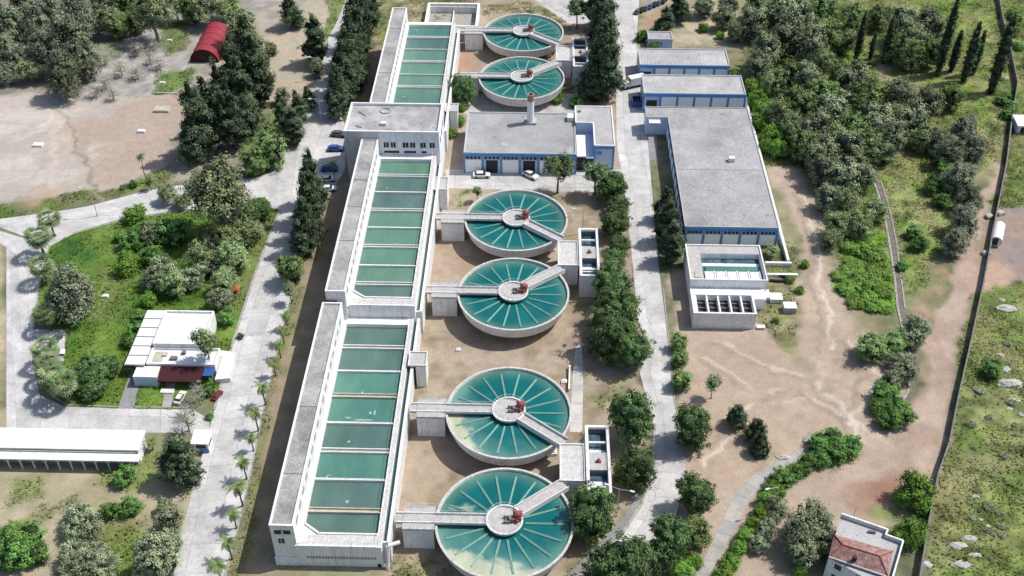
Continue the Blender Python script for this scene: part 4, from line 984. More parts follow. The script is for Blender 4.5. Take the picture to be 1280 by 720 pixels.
for i in range(6): t.part('pergola_fascia', 'roofl', lambda b: b.box(-82.45, -78.3, 156.7+i*2.8, 156.86+i*2.8, 2.95, 3.3))
t.part('entrance_step', 'conc', lambda b: b.box(-74.5, -71.8, 152.0, 153.2, 0, .3))

# ---- long white shed with an arcade
t = Th('long_shed', (-90, 135), 'long low white shed with an arcade front, cut by the left edge', 'shed')
t.part('wall', 'wshade', lambda b: b.box(-118, -73.2, 134.0, 138.2, 0, 3.2))
t.part('roof', 'whiteroof', lambda b: b.add([(-118.3, 133.8, 3.7), (-72.8, 133.8, 3.7), (-72.8, 138.6, 3.9), (-118.3, 138.6, 3.9), (-118.3, 133.8, 3.4), (-72.8, 133.8, 3.4), (-72.8, 138.6, 3.4), (-118.3, 138.6, 3.4)], [(0, 1, 2, 3), (7, 6, 5, 4), (0, 4, 5, 1), (1, 5, 6, 2), (2, 6, 7, 3), (3, 7, 4, 0)]))
t.part('gutter', 'conc_wet', lambda b: b.box(-118, -73.5, 133.5, 133.78, 2.95, 3.25))
t.part('porch_roof', 'whitec', lambda b: b.box(-118, -72.4, 131.7, 133.48, 2.7, 3.0))
t.part('porch_shade', 'slit', lambda b: b.box(-117, -73.4, 133.3, 133.95, 0, 2.4))  # grey panel behind the columns, stands in for the porch's shade
for i in range(19):
    x = -73.6-i*2.35
    t.part('column', 'whitec', lambda b: (b.tube((x, 131.95, 0), (x, 131.95, 2.69), .14, n=8), b.tube((x, 131.95, 2.1), (x-.7, 131.95, 2.68), .08, n=6), b.tube((x, 131.95, 2.1), (x+.7, 131.95, 2.68), .08, n=6)))

# ---- red barrel-roofed barn
fx, fy = P(256, 78); bx_, by_ = P(270, 27, 4.2); fx2, fy2 = P(256, 62.5, 4.2)
dx, dy = bx_-fx, by_-fy; L = math.hypot(dx, dy); dx /= L; dy /= L
t = Th('barn', ((fx+bx_)/2, (fy+by_)/2), 'red barrel-roofed barn among the trees at upper left', 'barn')
def arch(z=0, r=4.2, hh=4.2, off=0.0, n=14):
    return [(math.cos(math.pi*i/n)*r, math.sin(math.pi*i/n)*hh) for i in range(n+1)]
def vault(b):
    A = arch(); n = len(A); k = 10
    vs = []
    for s in range(k):
        d = L*s/(k-1)
        for (u, z) in A: vs.append((fx+dx*d-dy*u*-1*-1 if False else fx+dx*d+dy*u, fy+dy*d-dx*u, z))
    b.add(vs, [(s*n+i, s*n+i+1, (s+1)*n+i+1, (s+1)*n+i) for s in range(k-1) for i in range(n-1)])
t.part('roof', 'redroof', vault)
for d in (.12, L-.12):
  def vault_end(b):
    A = arch(r=4.05, hh=4.05)
    b.add([(fx+dx*d+dy*u, fy+dy*d-dx*u, z) for u, z in A], [tuple(range(len(A)))])
  t.part('end_wall', 'maroon', vault_end)
def ribs(b):
    A = arch(r=4.24, hh=4.24)
    for d in np.linspace(0, L, 6):
        for (u, z), (u2, z2) in zip(A[:-1], A[1:]): b.tube((fx+dx*d+dy*u, fy+dy*d-dx*u, z), (fx+dx*d+dy*u2, fy+dy*d-dx*u2, z2), .07, n=4)
t.part('roof_rib', 'redroof', ribs)
t.part('door', 'dark', lambda b: b.add([(fx+dy*u, fy-dx*u, z) for u, z in [(-1, 0), (1, 0), (1, 2.4), (-1, 2.4)]], [(0, 1, 2, 3)]))

# ---- house with clay-tiled hip roof
t = Th('tiled_house', P(1078, 700), 'pale two-storey house with a red tiled hip roof, bottom right', 'house')
zt = 6.6
A_, B_, B2, C_, D_ = P(1052, 642, zt), P(1110, 662, zt), P(1107, 668, zt), P(1129, 676, zt), P(1112, 735, zt)
E_ = P(1036, 696, zt-.6)
out = [A_, B_, B2, C_, D_, E_]
t.part('wall', 'wshade', lambda b: b.prism(out, 0, zt-.9))
t.part('terrace', 'roofl', lambda b: b.prism(out, zt-.897, zt-.8))
def tp(b):
    for i, (p, q) in enumerate(zip(out[:4]+[C_], out[1:5]+[D_])):
        if p != q: b.obar(p, q, .28, zt-.8, zt+.1+.004*i)
t.part('parapet', 'whitec', tp)
h1, h2, h3, h4 = P(1042.5, 668, zt-.2), P(1036, 695, zt-.2), P(1110, 720, zt-.2), P(1116, 689, zt-.2)
r1, r2 = P(1054, 681, zt+1.2), P(1100, 695, zt+1.2)
z0, z1 = zt-.2, zt+1.2
t.part('hip_roof', 'tile', lambda b: (b.add([(*h1, z0), (*h2, z0), (*h3, z0), (*h4, z0), (*r1, z1), (*r2, z1)], [(0, 1, 4), (1, 2, 5, 4), (2, 3, 5), (3, 0, 4, 5), (3, 2, 1, 0)])))
t.part('ridge_tiles', 'redm', lambda b: [b.tube((*p, za+.03), (*q, zb+.03), .12, n=6) for p, za, q, zb in ((r1, z1, r2, z1), (h1, z0, r1, z1), (h2, z0, r1, z1), (h3, z0, r2, z1), (h4, z0, r2, z1))])
t.part('chimney', 'dark', lambda b: b.box((r1[0]+r2[0])/2-1.6, (r1[0]+r2[0])/2-1.0, (r1[1]+r2[1])/2-1.5, (r1[1]+r2[1])/2-1.0, zt, zt+1.2))
t.part('eaves_beam', 'whitec', lambda b: b.obar(h2, h3, .25, zt-.5, zt-.22))
fd = ((h3[0]-h2[0]), (h3[1]-h2[1])); fl = math.hypot(*fd); fd = (fd[0]/fl, fd[1]/fl)
wv = ((D_[0]-E_[0]), (D_[1]-E_[1])); wl_ = math.hypot(*wv); wv = (wv[0]/wl_, wv[1]/wl_); wn_ = (wv[1], -wv[0])
for (s, z) in ((1.3, 4.2), (5.0, 4.2), (1.3, 1.3), (5.0, 1.3), (8.0, 4.2), (8.0, 1.3)):
    p = (E_[0]+wv[0]*s+wn_[0]*.03, E_[1]+wv[1]*s+wn_[1]*.03); q = (p[0]+wv[0]*1.2, p[1]+wv[1]*1.2)
    w = t.part('window', 'glass', lambda b: b.obar(p, q, .1, z, z+1.1)); t.part('sill', 'whitec', lambda b: b.obar((p[0]+wn_[0]*.08, p[1]+wn_[1]*.08), (q[0]+wn_[0]*.08, q[1]+wn_[1]*.08), .16, z-.14, z-.02), parent=w)
t.part('water_drum', 'grey', lambda b: b.tube((A_[0]+4, A_[1]-3.2, zt-.5), (A_[0]+5.2, A_[1]-3.4, zt-.5), .25, n=10))

# ---- gate kiosk, white hut at right edge, white tank
t = Th('kiosk', (-62, 138), 'small white guard kiosk with blue base at the roadside', 'kiosk')
t.part('wall', 'wshade', lambda b: b.box(-63.6, -60.9, 136.8, 139.6, 0, 2.7)); t.part('roof', 'whiteroof', lambda b: b.box(-64.0, -60.5, 136.3, 140.0, 2.703, 2.9))
t.part('window', 'glass', lambda b: (b.box(-63.2, -61.3, 136.75, 136.79, 1.2, 2.2), b.box(-60.89, -60.85, 137.2, 139.2, 1.2, 2.2))); t.part('base_panel', 'blue', lambda b: b.box(-62.6, -60.88, 136.7, 136.78, .1, 1.0))
x, y = P(1269, 168); t = Th('hut', (x, y), 'small white shed in the trees at the right edge', 'shed')
t.part('wall', 'wshade', lambda b: b.box(x+.3, x+8, y+.3, y+4.5, 0, 2.6)); t.part('roof', 'whiteroof', lambda b: b.add([(x, y, 2.6), (x+8.3, y, 2.6), (x+8.3, y+5, 3.1), (x, y+5, 3.1), (x, y, 2.45), (x+8.3, y, 2.45), (x+8.3, y+5, 2.95), (x, y+5, 2.95)], [(0, 1, 2, 3), (7, 6, 5, 4), (0, 4, 5, 1), (1, 5, 6, 2), (2, 6, 7, 3), (3, 7, 4, 0)]))
t.part('door', 'maroon', lambda b: b.box(x+1.2, x+2.2, y+.22, y+.29, 0, 2.0))
x, y = P(1243, 308); x2, y2 = P(1247, 288)
t = Th('storage_tank', (x, y), 'white cylindrical tank lying on its side by the long wall', 'storage tank')
t.part('shell', 'truck', lambda b: b.tube((x, y, 1.4), (x2, y2, 1.4), 1.35, n=18), label='white rounded shell')
t.part('end_cap', 'dark', lambda b: b.tube((x-.01, y-.12, 1.4), (x, y-.02, 1.4), 1.0, n=18))
t.part('cradle', 'grey', lambda b: (b.box(x-1, x+1, y+.8, y+1.1, 0, .5), b.box(x2-1, x2+1, y2-1.2, y2-.9, 0, .5)))

# ---- long walls
def long_wall(pts, h, w, name, label, m='stonewall', cap=True):
    q = W2(pts); b = MB((q[0][0], q[0][1], 0)); Lc = MB((q[0][0], q[0][1], 0))
    for i, (a, c) in enumerate(zip(q[:-1], q[1:])):
        b.obar(a, c, w, 0, h+.002*i)
        if cap: Lc.obar(a, c, w+.08, h+.01, h+.08+.002*i)
    e = thing(name, (q[0][0], q[0][1], 0), label, 'wall'); b.build('wall_body', m, e)
    if cap: Lc.build('coping', 'stonewall', e)
    pt = MB((q[0][0], q[0][1], 0))
    for a, c in zip(q[:-1], q[1:]):
        n = max(1, int(math.dist(a, c)/4))
        for i in range(n): x = a[0]+(c[0]-a[0])*i/n; y = a[1]+(c[1]-a[1])*i/n; pt.box(x-w*.75, x+w*.75, y-w*.75, y+w*.75, 0, h+.16)
    pt.build('pier', m, e)
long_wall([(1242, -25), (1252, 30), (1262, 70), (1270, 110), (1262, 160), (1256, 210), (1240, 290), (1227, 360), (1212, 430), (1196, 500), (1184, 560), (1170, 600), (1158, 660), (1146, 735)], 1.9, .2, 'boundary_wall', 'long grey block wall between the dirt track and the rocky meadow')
long_wall([(712, 462), (711, 490)], .9, .3, 'low_wall', 'short white low wall in tree shade among the tanks', 'whitec', False)
# ================================================================ VEGETATION
M['leaf'] = leaf_mat('foliage', (2.1, 2.2, 1.85), .6); M['leafb'] = leaf_mat('foliage_even', (1.3, 1.3, 1.3), .15)
def crown(name, seed, lobes, n, size, c0, c1, core=(.012, .018, .010), clump=.9, flat=.0, droop=0.0, hole=.25, up=.35, corek=.78, nclump=None):
    """many small leaf-cluster faces gathered in clumps over several lobes, around a dark ragged core"""
    n = int(n*1.7); size = size*.80; clump = clump*1.05
    r = np.random.RandomState(seed); V = []; Q = []; A = []
    L = np.array(lobes, float); area = (L[:, 3]*L[:, 4]+L[:, 3]*L[:, 5]+L[:, 4]*L[:, 5]); area /= area.sum()
    nc = nclump or max(10, int(n/22))
    li = r.choice(len(L), nc, p=area)
    d = r.normal(size=(nc, 3)); d[:, 2] = d[:, 2]*.9+.15; d /= np.linalg.norm(d, axis=1)[:, None]
    cen = L[li, :3]+d*L[li, 3:]*r.uniform(.62, 1.17, (nc, 1))
    # drop clump centres buried in another lobe
    keep = np.ones(nc, bool)
    for k in range(len(L)):
        q = (((cen-L[k, :3])/L[k, 3:])**2).sum(1); keep &= (q > .5) | (li == k)
    cen, li, d = cen[keep], li[keep], d[keep]; nc = len(cen)
    ct = r.uniform(0, 1, nc); cs = r.uniform(.6, 1.3, nc)*clump
    k = r.randint(0, nc, n)
    off = r.normal(size=(n, 3))*.42; off[:, 2] *= .75
    p = cen[k]+off*cs[k][:, None]
    if droop: p[:, 2] -= droop*np.abs(r.normal(size=n))*1.2
    nrm = off*.6+d[k]*.8+r.normal(size=(n, 3))*.4; nrm[:, 2] += up; nrm /= np.linalg.norm(nrm, axis=1)[:, None]
    t = r.normal(size=(n, 3)); t -= (t*nrm).sum(1)[:, None]*nrm; t /= np.linalg.norm(t, axis=1)[:, None]; b = np.cross(nrm, t)
    s = size*r.uniform(.6, 1.35, n)[:, None]; e = r.uniform(.45, .9, n)[:, None]
    quad = np.stack([p-t*s*.5, p-b*s*.5*e, p+t*s*.5, p+b*s*.5*e], 1)
    V = quad.reshape(-1, 3); Q = np.arange(4*n).reshape(-1, 4)
    m = np.clip(ct[k]*.75+r.uniform(-.1, .45, n), 0, 1)[:, None]
    m = m*m*(3-2*m)
    A = (np.array(c0)*(1-m)+np.array(c1)*m).repeat(4, 0)
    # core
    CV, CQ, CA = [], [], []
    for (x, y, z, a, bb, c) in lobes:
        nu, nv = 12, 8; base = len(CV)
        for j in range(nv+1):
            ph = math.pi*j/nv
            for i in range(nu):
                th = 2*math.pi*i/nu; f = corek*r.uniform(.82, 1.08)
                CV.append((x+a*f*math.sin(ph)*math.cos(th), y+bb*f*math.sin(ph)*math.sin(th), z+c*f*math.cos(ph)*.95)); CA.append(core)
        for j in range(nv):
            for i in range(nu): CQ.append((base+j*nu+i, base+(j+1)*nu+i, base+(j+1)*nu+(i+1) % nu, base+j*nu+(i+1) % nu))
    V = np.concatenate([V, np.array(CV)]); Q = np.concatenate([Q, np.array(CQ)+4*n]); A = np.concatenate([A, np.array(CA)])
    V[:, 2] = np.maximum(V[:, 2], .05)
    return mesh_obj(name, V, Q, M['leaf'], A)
def trunk_mesh(name, seed, h, r0, limbs, mat='bark', lean=(0, 0), base_n=8):
    """tapered, slightly bent trunk with limbs: limbs = [(z, dx, dy, dz, r)]"""
    r = random.Random(seed); b = MB(); pts = [(0, 0, -.1)]; n = 5
    for i in range(1, n+1): pts.append((lean[0]*i/n*h+r.uniform(-.12, .12)*h*.1, lean[1]*i/n*h+r.uniform(-.12, .12)*h*.1, h*i/n))
    for i in range(n): b.tube(pts[i], pts[i+1], r0*(1-i/n*.6), r0*(1-(i+1)/n*.6), base_n)
    b.tube((0, 0, -.1), (0, 0, .4), r0*1.5, r0*.98, base_n)
    for (z, dx, dy, dz, rr) in limbs:
        f = z/h; x = lean[0]*f*h; y = lean[1]*f*h
        mid = (x+dx*.5+r.uniform(-.2, .2), y+dy*.5+r.uniform(-.2, .2), z+dz*.4); b.tube((x, y, z), mid, rr, rr*.7, 6); b.tube(mid, (x+dx, y+dy, z+dz), rr*.7, rr*.3, 5)
    me = bpy.data.meshes.new(name); me.from_pydata(b.v, [], b.f); me.materials.append(M[mat]); return me
def rlobes(seed, n, R, z0, z1, rr, sq=.8, prof=None):
    r = random.Random(seed); out = []
    for i in range(n):
        f = (i+.5)/n; z = z0+(z1-z0)*f; pr = prof(f) if prof else 1
        a = i*2.4+r.uniform(-.5, .5); d = R*pr*r.uniform(.35, .75); s = rr*pr*r.uniform(.8, 1.2)
        out.append((d*math.cos(a), d*math.sin(a), z, s, s, s*sq))
    return out
K = {}
PD0, PD1 = (.022, .032, .024), (.062, .080, .054)       # dark pine
RD0, RD1 = (.024, .042, .020), (.068, .100, .043)       # dense broadleaf
OG0, OG1 = (.060, .075, .052), (.170, .185, .130)       # grey olive
EU0, EU1 = (.055, .070, .038), (.165, .185, .115)       # eucalyptus
BG0, BG1 = (.036, .075, .014), (.100, .165, .036)       # bright green
GD0, GD1 = (.060, .070, .048), (.155, .168, .115)       # grey dark
def limbset(seed, n, z0, z1, R):
    r = random.Random(seed); return [(r.uniform(z0, z1), R*math.cos(i*2.4), R*math.sin(i*2.4), r.uniform(.6, 1.6), .16) for i in range(n)]
# reference widths (metres) let each kind be scaled
def reg(kind, W, H, zc, cs, ts): K[kind] = dict(W=W, H=H, zc=zc, c=cs, t=ts)
pr_pine = lambda f: 1.15-.75*f
reg('pine', 7.0, 13, 6.8, [crown('crown', 10+i, rlobes(20+i, 12, 2.6, 2.2, 12.2, 2.1, 1.0, pr_pine)+[(0, 0, 4.5, 2.4, 2.4, 3), (0, 0, 9, 1.4, 1.4, 3), (.2, 0, 12.6, .7, .7, 1.6), (-.9, .5, 11.2, .6, .6, 1.5)], 3400, .46, PD0, PD1, clump=.8) for i in range(3)],
    [trunk_mesh('trunk', 5, 9, .28, limbset(1, 6, 2, 8, 1.8))])
reg('cone', 7.0, 10, 4.8, [crown('crown', 40+i, rlobes(50+i, 11, 2.7, 1.4, 8.8, 2.2, 1.0, lambda f: 1.2-.8*f)+[(0, 0, 3.2, 2.7, 2.7, 2.4)], 3200, .42, (.024, .036, .026), (.070, .085, .058), clump=.7) for i in range(2)],
    [trunk_mesh('trunk', 6, 6, .25, limbset(2, 4, 1, 5, 1.4))])
reg('round', 9.0, 8, 4.6, [crown('crown', 60+i, rlobes(70+i, 11, 2.9, 2.4, 6.0, 2.4, .85)+[(0, 0, 4.2, 3.4, 3.4, 2.9)], 4600, .42, RD0, RD1, core=(.018, .030, .014), clump=.7, corek=.7) for i in range(3)],
    [trunk_mesh('trunk', 7, 4, .3, limbset(3, 6, 1.2, 3.4, 2.2))])
reg('umbrella', 8.0, 9.5, 7.0, [crown('crown', 80+i, rlobes(90+i, 9, 2.6, 6.0, 8.0, 1.7, .75), 2600, .38, (.035, .055, .028), (.105, .130, .070), clump=.75, corek=.6) for i in range(2)],
    [trunk_mesh('trunk', 8, 7, .26, limbset(4, 7, 4.0, 6, 2.3), lean=(.03, -.02))])
reg('euc', 12.0, 17, 10.5, [crown('crown', 100+i, rlobes(110+i, 17, 5.4, 6.5, 14.0, 2.3, .9, lambda f: 1.05-.35*f), 4600, .50, EU0, EU1, core=(.022, .026, .016), clump=1.0, droop=.5, corek=.55) for i in range(3)],
    [trunk_mesh('trunk', 9, 13, .42, limbset(5, 10, 3.5, 12, 3.2), 'barkp', lean=(.02, .03))])
reg('greyeuc', 12.0, 15, 8.6, [crown('crown', 130+i, rlobes(140+i, 15, 4.2, 3.5, 13.0, 2.5, 1.0, lambda f: 1.05-.4*f), 4600, .50, (.045, .052, .040), (.140, .150, .115), core=(.018, .022, .017), clump=1.0, droop=.5, corek=.6) for i in range(3)],
    [trunk_mesh('trunk', 11, 11, .4, limbset(6, 10, 2.5, 10, 3.2), 'barkp', lean=(-.02, .02))])
reg('olive', 6.0, 5, 2.7, [crown('crown', 150+i, rlobes(160+i, 9, 2.0, 1.4, 3.8, 1.5, .85)+[(0, 0, 2.5, 2.0, 2.0, 1.7)], 2400, .36, OG0, OG1, core=(.022, .026, .020), clump=.7, corek=.65) for i in range(3)],
    [trunk_mesh('trunk', 12, 2.6, .2, limbset(7, 5, .8, 2.2, 1.5))])
reg('greydark', 6.5, 6.5, 3.4, [crown('crown', 170+i, rlobes(180+i, 10, 2.1, 1.6, 5.2, 1.7, .95)+[(0, 0, 3, 2.1, 2.1, 2.3)], 2600, .40, GD0, GD1, core=(.018, .021, .018), clump=.8, corek=.7) for i in range(3)],
    [trunk_mesh('trunk', 13, 3.2, .2, limbset(8, 5, .8, 3.0, 1.5))])
reg('wood', 7.5, 8, 4.2, [crown('crown', 190+i, rlobes(200+i, 11, 2.5, 2.0, 6.6, 2.0, .95)+[(0, 0, 3.6, 2.6, 2.6, 2.8)], 3200, .42, (.046, .070, .030), (.138, .182, .075), core=(.014, .020, .012), clump=.85, corek=.7) for i in range(3)],
    [trunk_mesh('trunk', 14, 4, .22, limbset(9, 5, .8, 3.6, 1.7))])
reg('reed', 5.0, 2.2, 1.0, [crown('crown', 350+i, rlobes(360+i, 12, 2.0, .4, 1.2, 1.0, .7), 2200, .34, (.050, .085, .022), (.088, .135, .034), core=(.035, .06, .015), clump=.6, up=1.0, corek=.6) for i in range(2)],
    [trunk_mesh('trunk', 23, .8, .08, limbset(14, 4, .3, .6, .8))])
reg('lwood', 7.0, 7, 3.6, [crown('crown', 370+i, rlobes(380+i, 11, 2.5, 1.6, 5.6, 1.7, .95), 2800, .40, (.055, .075, .038), (.150, .175, .095), core=(.022, .03, .016), clump=.9, corek=.55) for i in range(3)],
    [trunk_mesh('trunk', 24, 3.6, .2, limbset(15, 6, .8, 3.2, 1.7))])
reg('bush', 5.0, 3.2, 1.6, [crown('crown', 210+i, rlobes(220+i, 8, 1.6, .8, 2.4, 1.3, .8)+[(0, 0, 1.3, 1.7, 1.7, 1.2)], 1900, .32, BG0, BG1, core=(.02, .04, .01), clump=.6, corek=.7) for i in range(3)],
    [trunk_mesh('trunk', 15, 1.5, .12, limbset(10, 4, .4, 1.2, 1.0))])
reg('dbush', 5.0, 3.4, 1.7, [crown('crown', 230+i, rlobes(240+i, 8, 1.6, .8, 2.6, 1.35, .85)+[(0, 0, 1.4, 1.7, 1.7, 1.3)], 2000, .32, (.030, .062, .020), (.085, .150, .045), core=(.014, .024, .01), clump=.6, corek=.72) for i in range(3)],
    [trunk_mesh('trunk', 16, 1.5, .12, limbset(11, 4, .4, 1.2, 1.0))])
reg('small', 4.0, 5.6, 4.2, [crown('crown', 250+i, rlobes(260+i, 6, 1.1, 3.4, 5.0, 1.0, .85), 1000, .32, (.045, .062, .034), (.13, .155, .085), core=(.02, .026, .016), clump=.55, corek=.5) for i in range(2)],
    [trunk_mesh('trunk', 17, 4.2, .11, limbset(12, 5, 2.4, 3.8, 1.0), lean=(.03, .01))])
reg('bare', 5.0, 6.5, 4.2, [crown('crown', 270+i, rlobes(280+i, 8, 1.6, 2.6, 5.8, 1.3, 1.0), 900, .20, (.10, .095, .085), (.24, .23, .21), core=(.08, .075, .068), clump=1.0, corek=.12) for i in range(2)],
    [trunk_mesh('trunk', 18, 5.2, .16, limbset(13, 14, 1.4, 5, 1.9), 'barkp')])
def cyp(seed):
    L = [(random.Random(seed+i).uniform(-.12, .12), random.Random(seed-i).uniform(-.12, .12), .9+i*1.55, .35+1.05*math.sin(math.pi*min(1, (i+1.4)/12.5))**.8, .35+1.05*math.sin(math.pi*min(1, (i+1.4)/12.5))**.8, 1.3) for i in range(11)]
    return L+[(0, 0, 17.6, .35, .35, 1.2)]
reg('cypress', 3.4, 18.5, 8.5, [crown('crown', 290+i, cyp(300+i), 3000, .34, (.018, .030, .018), (.048, .062, .036), core=(.010, .015, .010), clump=.5, up=.6, corek=.85) for i in range(2)],
    [trunk_mesh('trunk', 19, 4, .2, [])])
# palms ------------------------------------------------------------
def palm(seed, n, Lf, fan, c0, c1, z, dead=0):
    r = random.Random(seed); V = []; Q = []; A = []
    def quad(a, b_, c, d, col_):
        k = len(V); V.extend([a, b_, c, d]); Q.append((k, k+1, k+2, k+3)); A.extend([col_]*4)
    for i in range(n):
        az = i*2.39996+r.uniform(-.2, .2); el = r.uniform(-.55, 1.2); t = r.random()
        cc = tuple(c0[j]*(1-t)+c1[j]*t for j in range(3))
        if el < -.35: cc = tuple(v*f for v, f in zip(cc, (1.5, 1.1, .9)))
        L = Lf*r.uniform(.8, 1.1); ca, sa = math.cos(az), math.sin(az); p = np.array((0, 0, z)); e = el; seg = 5; pts = [p]
        for s in range(seg):
            e -= .24+.07*s if not fan else .16
            p = p+np.array((ca*math.cos(e), sa*math.cos(e), math.sin(e)))*L/seg; pts.append(p)
        side = np.array((-sa, ca, 0))
        if fan:
            c = pts[3]; dr = (pts[5]-pts[2]); dr /= np.linalg.norm(dr); upv = np.cross(dr, side)
            quad(tuple(pts[0]+side*.04), tuple(pts[0]-side*.04), tuple(c-side*.04), tuple(c+side*.04), cc)
            for q in range(-4, 5):
                a0 = q*.33; dd = dr*math.cos(a0)+side*math.sin(a0)+upv*.12*(q % 2); sd = np.cross(dd, upv); R_ = L*.55
                quad(tuple(c), tuple(c+dd*R_*.5+sd*.11), tuple(c+dd*R_-np.array((0, 0, .12))), tuple(c+dd*R_*.5-sd*.11), tuple(v*r.uniform(.8, 1.25) for v in cc))
        else:
            for s in range(seg):
                wd = [.16, .34, .40, .34, .2, .05]
                for sg in (-1, 1):
                    dz = np.array((0, 0, -.16))
                    for h in range(2):
                        f0 = h/2; f1 = f0+.36; a = pts[s]*(1-f0)+pts[s+1]*f0; b_ = pts[s]*(1-f1)+pts[s+1]*f1
                        o_ = side*sg*wd[s+1]+dz+(pts[s+1]-pts[s])*.35
                        quad(tuple(a), tuple(b_), tuple(b_+o_), tuple(a+o_), tuple(v*r.uniform(.8, 1.2) for v in cc))
    return mesh_obj('crown', V, Q, M['leafb'], np.array(A))
reg('fanpalm', 5.2, 7.5, 6.2, [palm(300+i, 52, 2.9, True, (.075, .11, .045), (.20, .25, .13), 5.6) for i in range(2)], [trunk_mesh('trunk', 20, 5.7, .33, [], 'bark')])
reg('palm', 4.6, 6.2, 5.6, [palm(310+i, 20, 2.5, False, (.055, .095, .025), (.16, .22, .075), 5.5) for i in range(2)], [trunk_mesh('trunk', 21, 5.6, .19, [], 'bark', lean=(.01, .01))])
reg('tallpalm', 4.6, 10, 9.2, [palm(320, 20, 2.4, False, (.06, .085, .035), (.16, .19, .08), 9.2)], [trunk_mesh('trunk', 22, 9.3, .19, [], 'bark')])

TREES = 0
HK = dict(round=1.3, pine=1.12)
NM = dict(pine='pine_tree', cone='pine_tree', round='broadleaf_tree', umbrella='pine_tree', euc='eucalyptus_tree', greyeuc='eucalyptus_tree', olive='olive_tree', greydark='broadleaf_tree', wood='broadleaf_tree',
          bush='bush', dbush='bush', reed='reed_clump', lwood='broadleaf_tree', small='young_tree', bare='bare_tree', cypress='cypress_tree', fanpalm='palm_tree', palm='palm_tree', tallpalm='palm_tree')
CT = dict(reed='reeds', bush='bush', dbush='bush', fanpalm='palm tree', palm='palm tree', tallpalm='palm tree')
SHORT = [(' from the ', ' from '), ('the row left of the ', 'row left of the '), ('the ', ''), (' in front of', ' before')]
def T(kind, spots, look, where, end='', group=None, hf=1.0, base=False, share=False):
    """spots: (px, py of the crown centre, crown width in px[, height factor])"""
    global TREES
    k = K[kind]
    for i, sp_ in enumerate(spots):
        px, py, wpx = sp_[:3]; h = hf*HK.get(kind, 1)*(sp_[3] if len(sp_) > 3 else 1.0)
        x, y = P(px, py, 0); s = 1
        for _ in range(4):
            s = wpx/Sc(x, y, 4)/k['W']; x, y = P(px, py, 0 if base else k['zc']*s*h)
        if len(spots) > 1 and not share: lab = f'{look}, {ORD[i]} from the {end} of {where}' if end else f'{look} {where}'
        else: lab = f'{look} {where}'
        if len(lab.split()) > 16: lab = lab.replace(' from the '+end+' of the ', f' from {end}, ')
        if len(lab.split()) > 16: print('LONG', lab)
        e = thing(NM[kind], (x, y, 0), lab, CT.get(kind, 'tree'), group if (len(spots) > 1 or group) else None, rnd.uniform(0, 6.28))
        e.scale = (s*rnd.uniform(.93, 1.07), s*rnd.uniform(.93, 1.07), s*h)
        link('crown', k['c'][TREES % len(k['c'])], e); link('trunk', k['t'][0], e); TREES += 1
# rows of dark pines
T('pine', [(460, 2, 36), (449, 20, 40), (443, 40, 42), (438, 58, 42), (434, 76, 40), (428, 94, 38), (422, 112, 34)], 'tall dark pine', 'the row left of the farthest basin', 'far end', 'far row of dark pines')
T('pine', [(389, 222, 34, 1.1), (386, 242, 40), (386, 262, 40), (381, 282, 38), (377, 299, 32, .8)], 'tall dark pine', 'the row left of the middle gallery', 'far end', 'dark pines by the middle gallery')
T('pine', [(748, 0, 34), (756, 14, 38), (752, 34, 40), (758, 52, 40), (754, 70, 42), (762, 86, 40)], 'tall dense pine', 'the row right of the far clarifiers', 'far end', 'dense pines right of the far clarifiers')
T('cone', [(738, 100, 40)], 'broad dark pine', 'at the near end of the row right of the far clarifiers')
T('umbrella', [(722, 8, 34)], 'thin pale-trunked pine', 'left of the dense pine row at the top')
T('umbrella', [(698, 208, 46)], 'umbrella-shaped pine with bare trunk', 'in front of the blue workshop bays')
T('umbrella', [(745, 214, 42)], 'open-crowned pine with bare trunk', 'in front of the notched office annex')
T('round', [(766, 230, 44, .8), (772, 256, 32, .7), (768, 278, 42, .75), (774, 304, 32, .7), (768, 322, 30, .7)], 'rounded green tree', 'the row beside the middle weir tank', 'far end', 'rounded trees by the middle weir tank')
T('round', [(766, 352, 52, .85), (772, 384, 64, .85), (770, 416, 68, .85), (788, 436, 54, .85)], 'large dense dark tree', 'the big clump between clarifiers and road', 'far end', 'big dark clump by the right road')
T('round', [(789, 517, 66, 1.05), (792, 583, 56), (742, 640, 66), (780, 706, 88)], 'large round dark tree', 'the near line left of the curving road', 'far end', 'round trees left of the curving road')
T('round', [(866, 528, 56), (869, 615, 52), (838, 670, 58)], 'round dark tree', 'the line right of the curving road', 'far end', 'round trees right of the curving road')
T('wood', [(872, 666, 40)], 'paler green loose tree', 'tucked beside the round trees right of the road')
T('pine', [(832, 254, 30, .8), (836, 278, 36, .8), (840, 303, 36, .8)], 'dark upright pine', 'the trio against the largest workshop', 'far end', 'upright pines by the largest workshop')
T('wood', [(849, 428, 25, .9), (851, 448, 24, .9), (851, 474, 28, .9)], 'small dark green tree', 'the short line edging the bare ground', 'far end', 'small trees edging the right road')
T('small', [(892, 479, 26)], 'small grey-green sapling', 'standing alone on the bare ground by the road')
T('cone', [(922, 519, 28), (945, 536, 28), (951, 554, 26)], 'small pine', 'the trio on the bare ground below the sapling', 'far end', 'small pines on the bare ground')
T('small', [(596, 238, 16)], 'tiny rounded tree', 'at the yard edge above the third tank')
T('round', [(580, 110, 36)], 'bushy dark tree', 'between the farthest basin and the second tank')
T('bush', [(574, 150, 20), (565, 166, 16), (577, 133, 16)], 'low green shrub', 'the narrow bed right of the office block', 'right side', 'shrubs in the narrow bed')
T('bush', [(697, 122, 20)], 'yellow-green shrub', 'beside the near edge of the second tank')
T('dbush', [(720, 128, 18)], 'dark shrub', 'beside the office annex back corner')
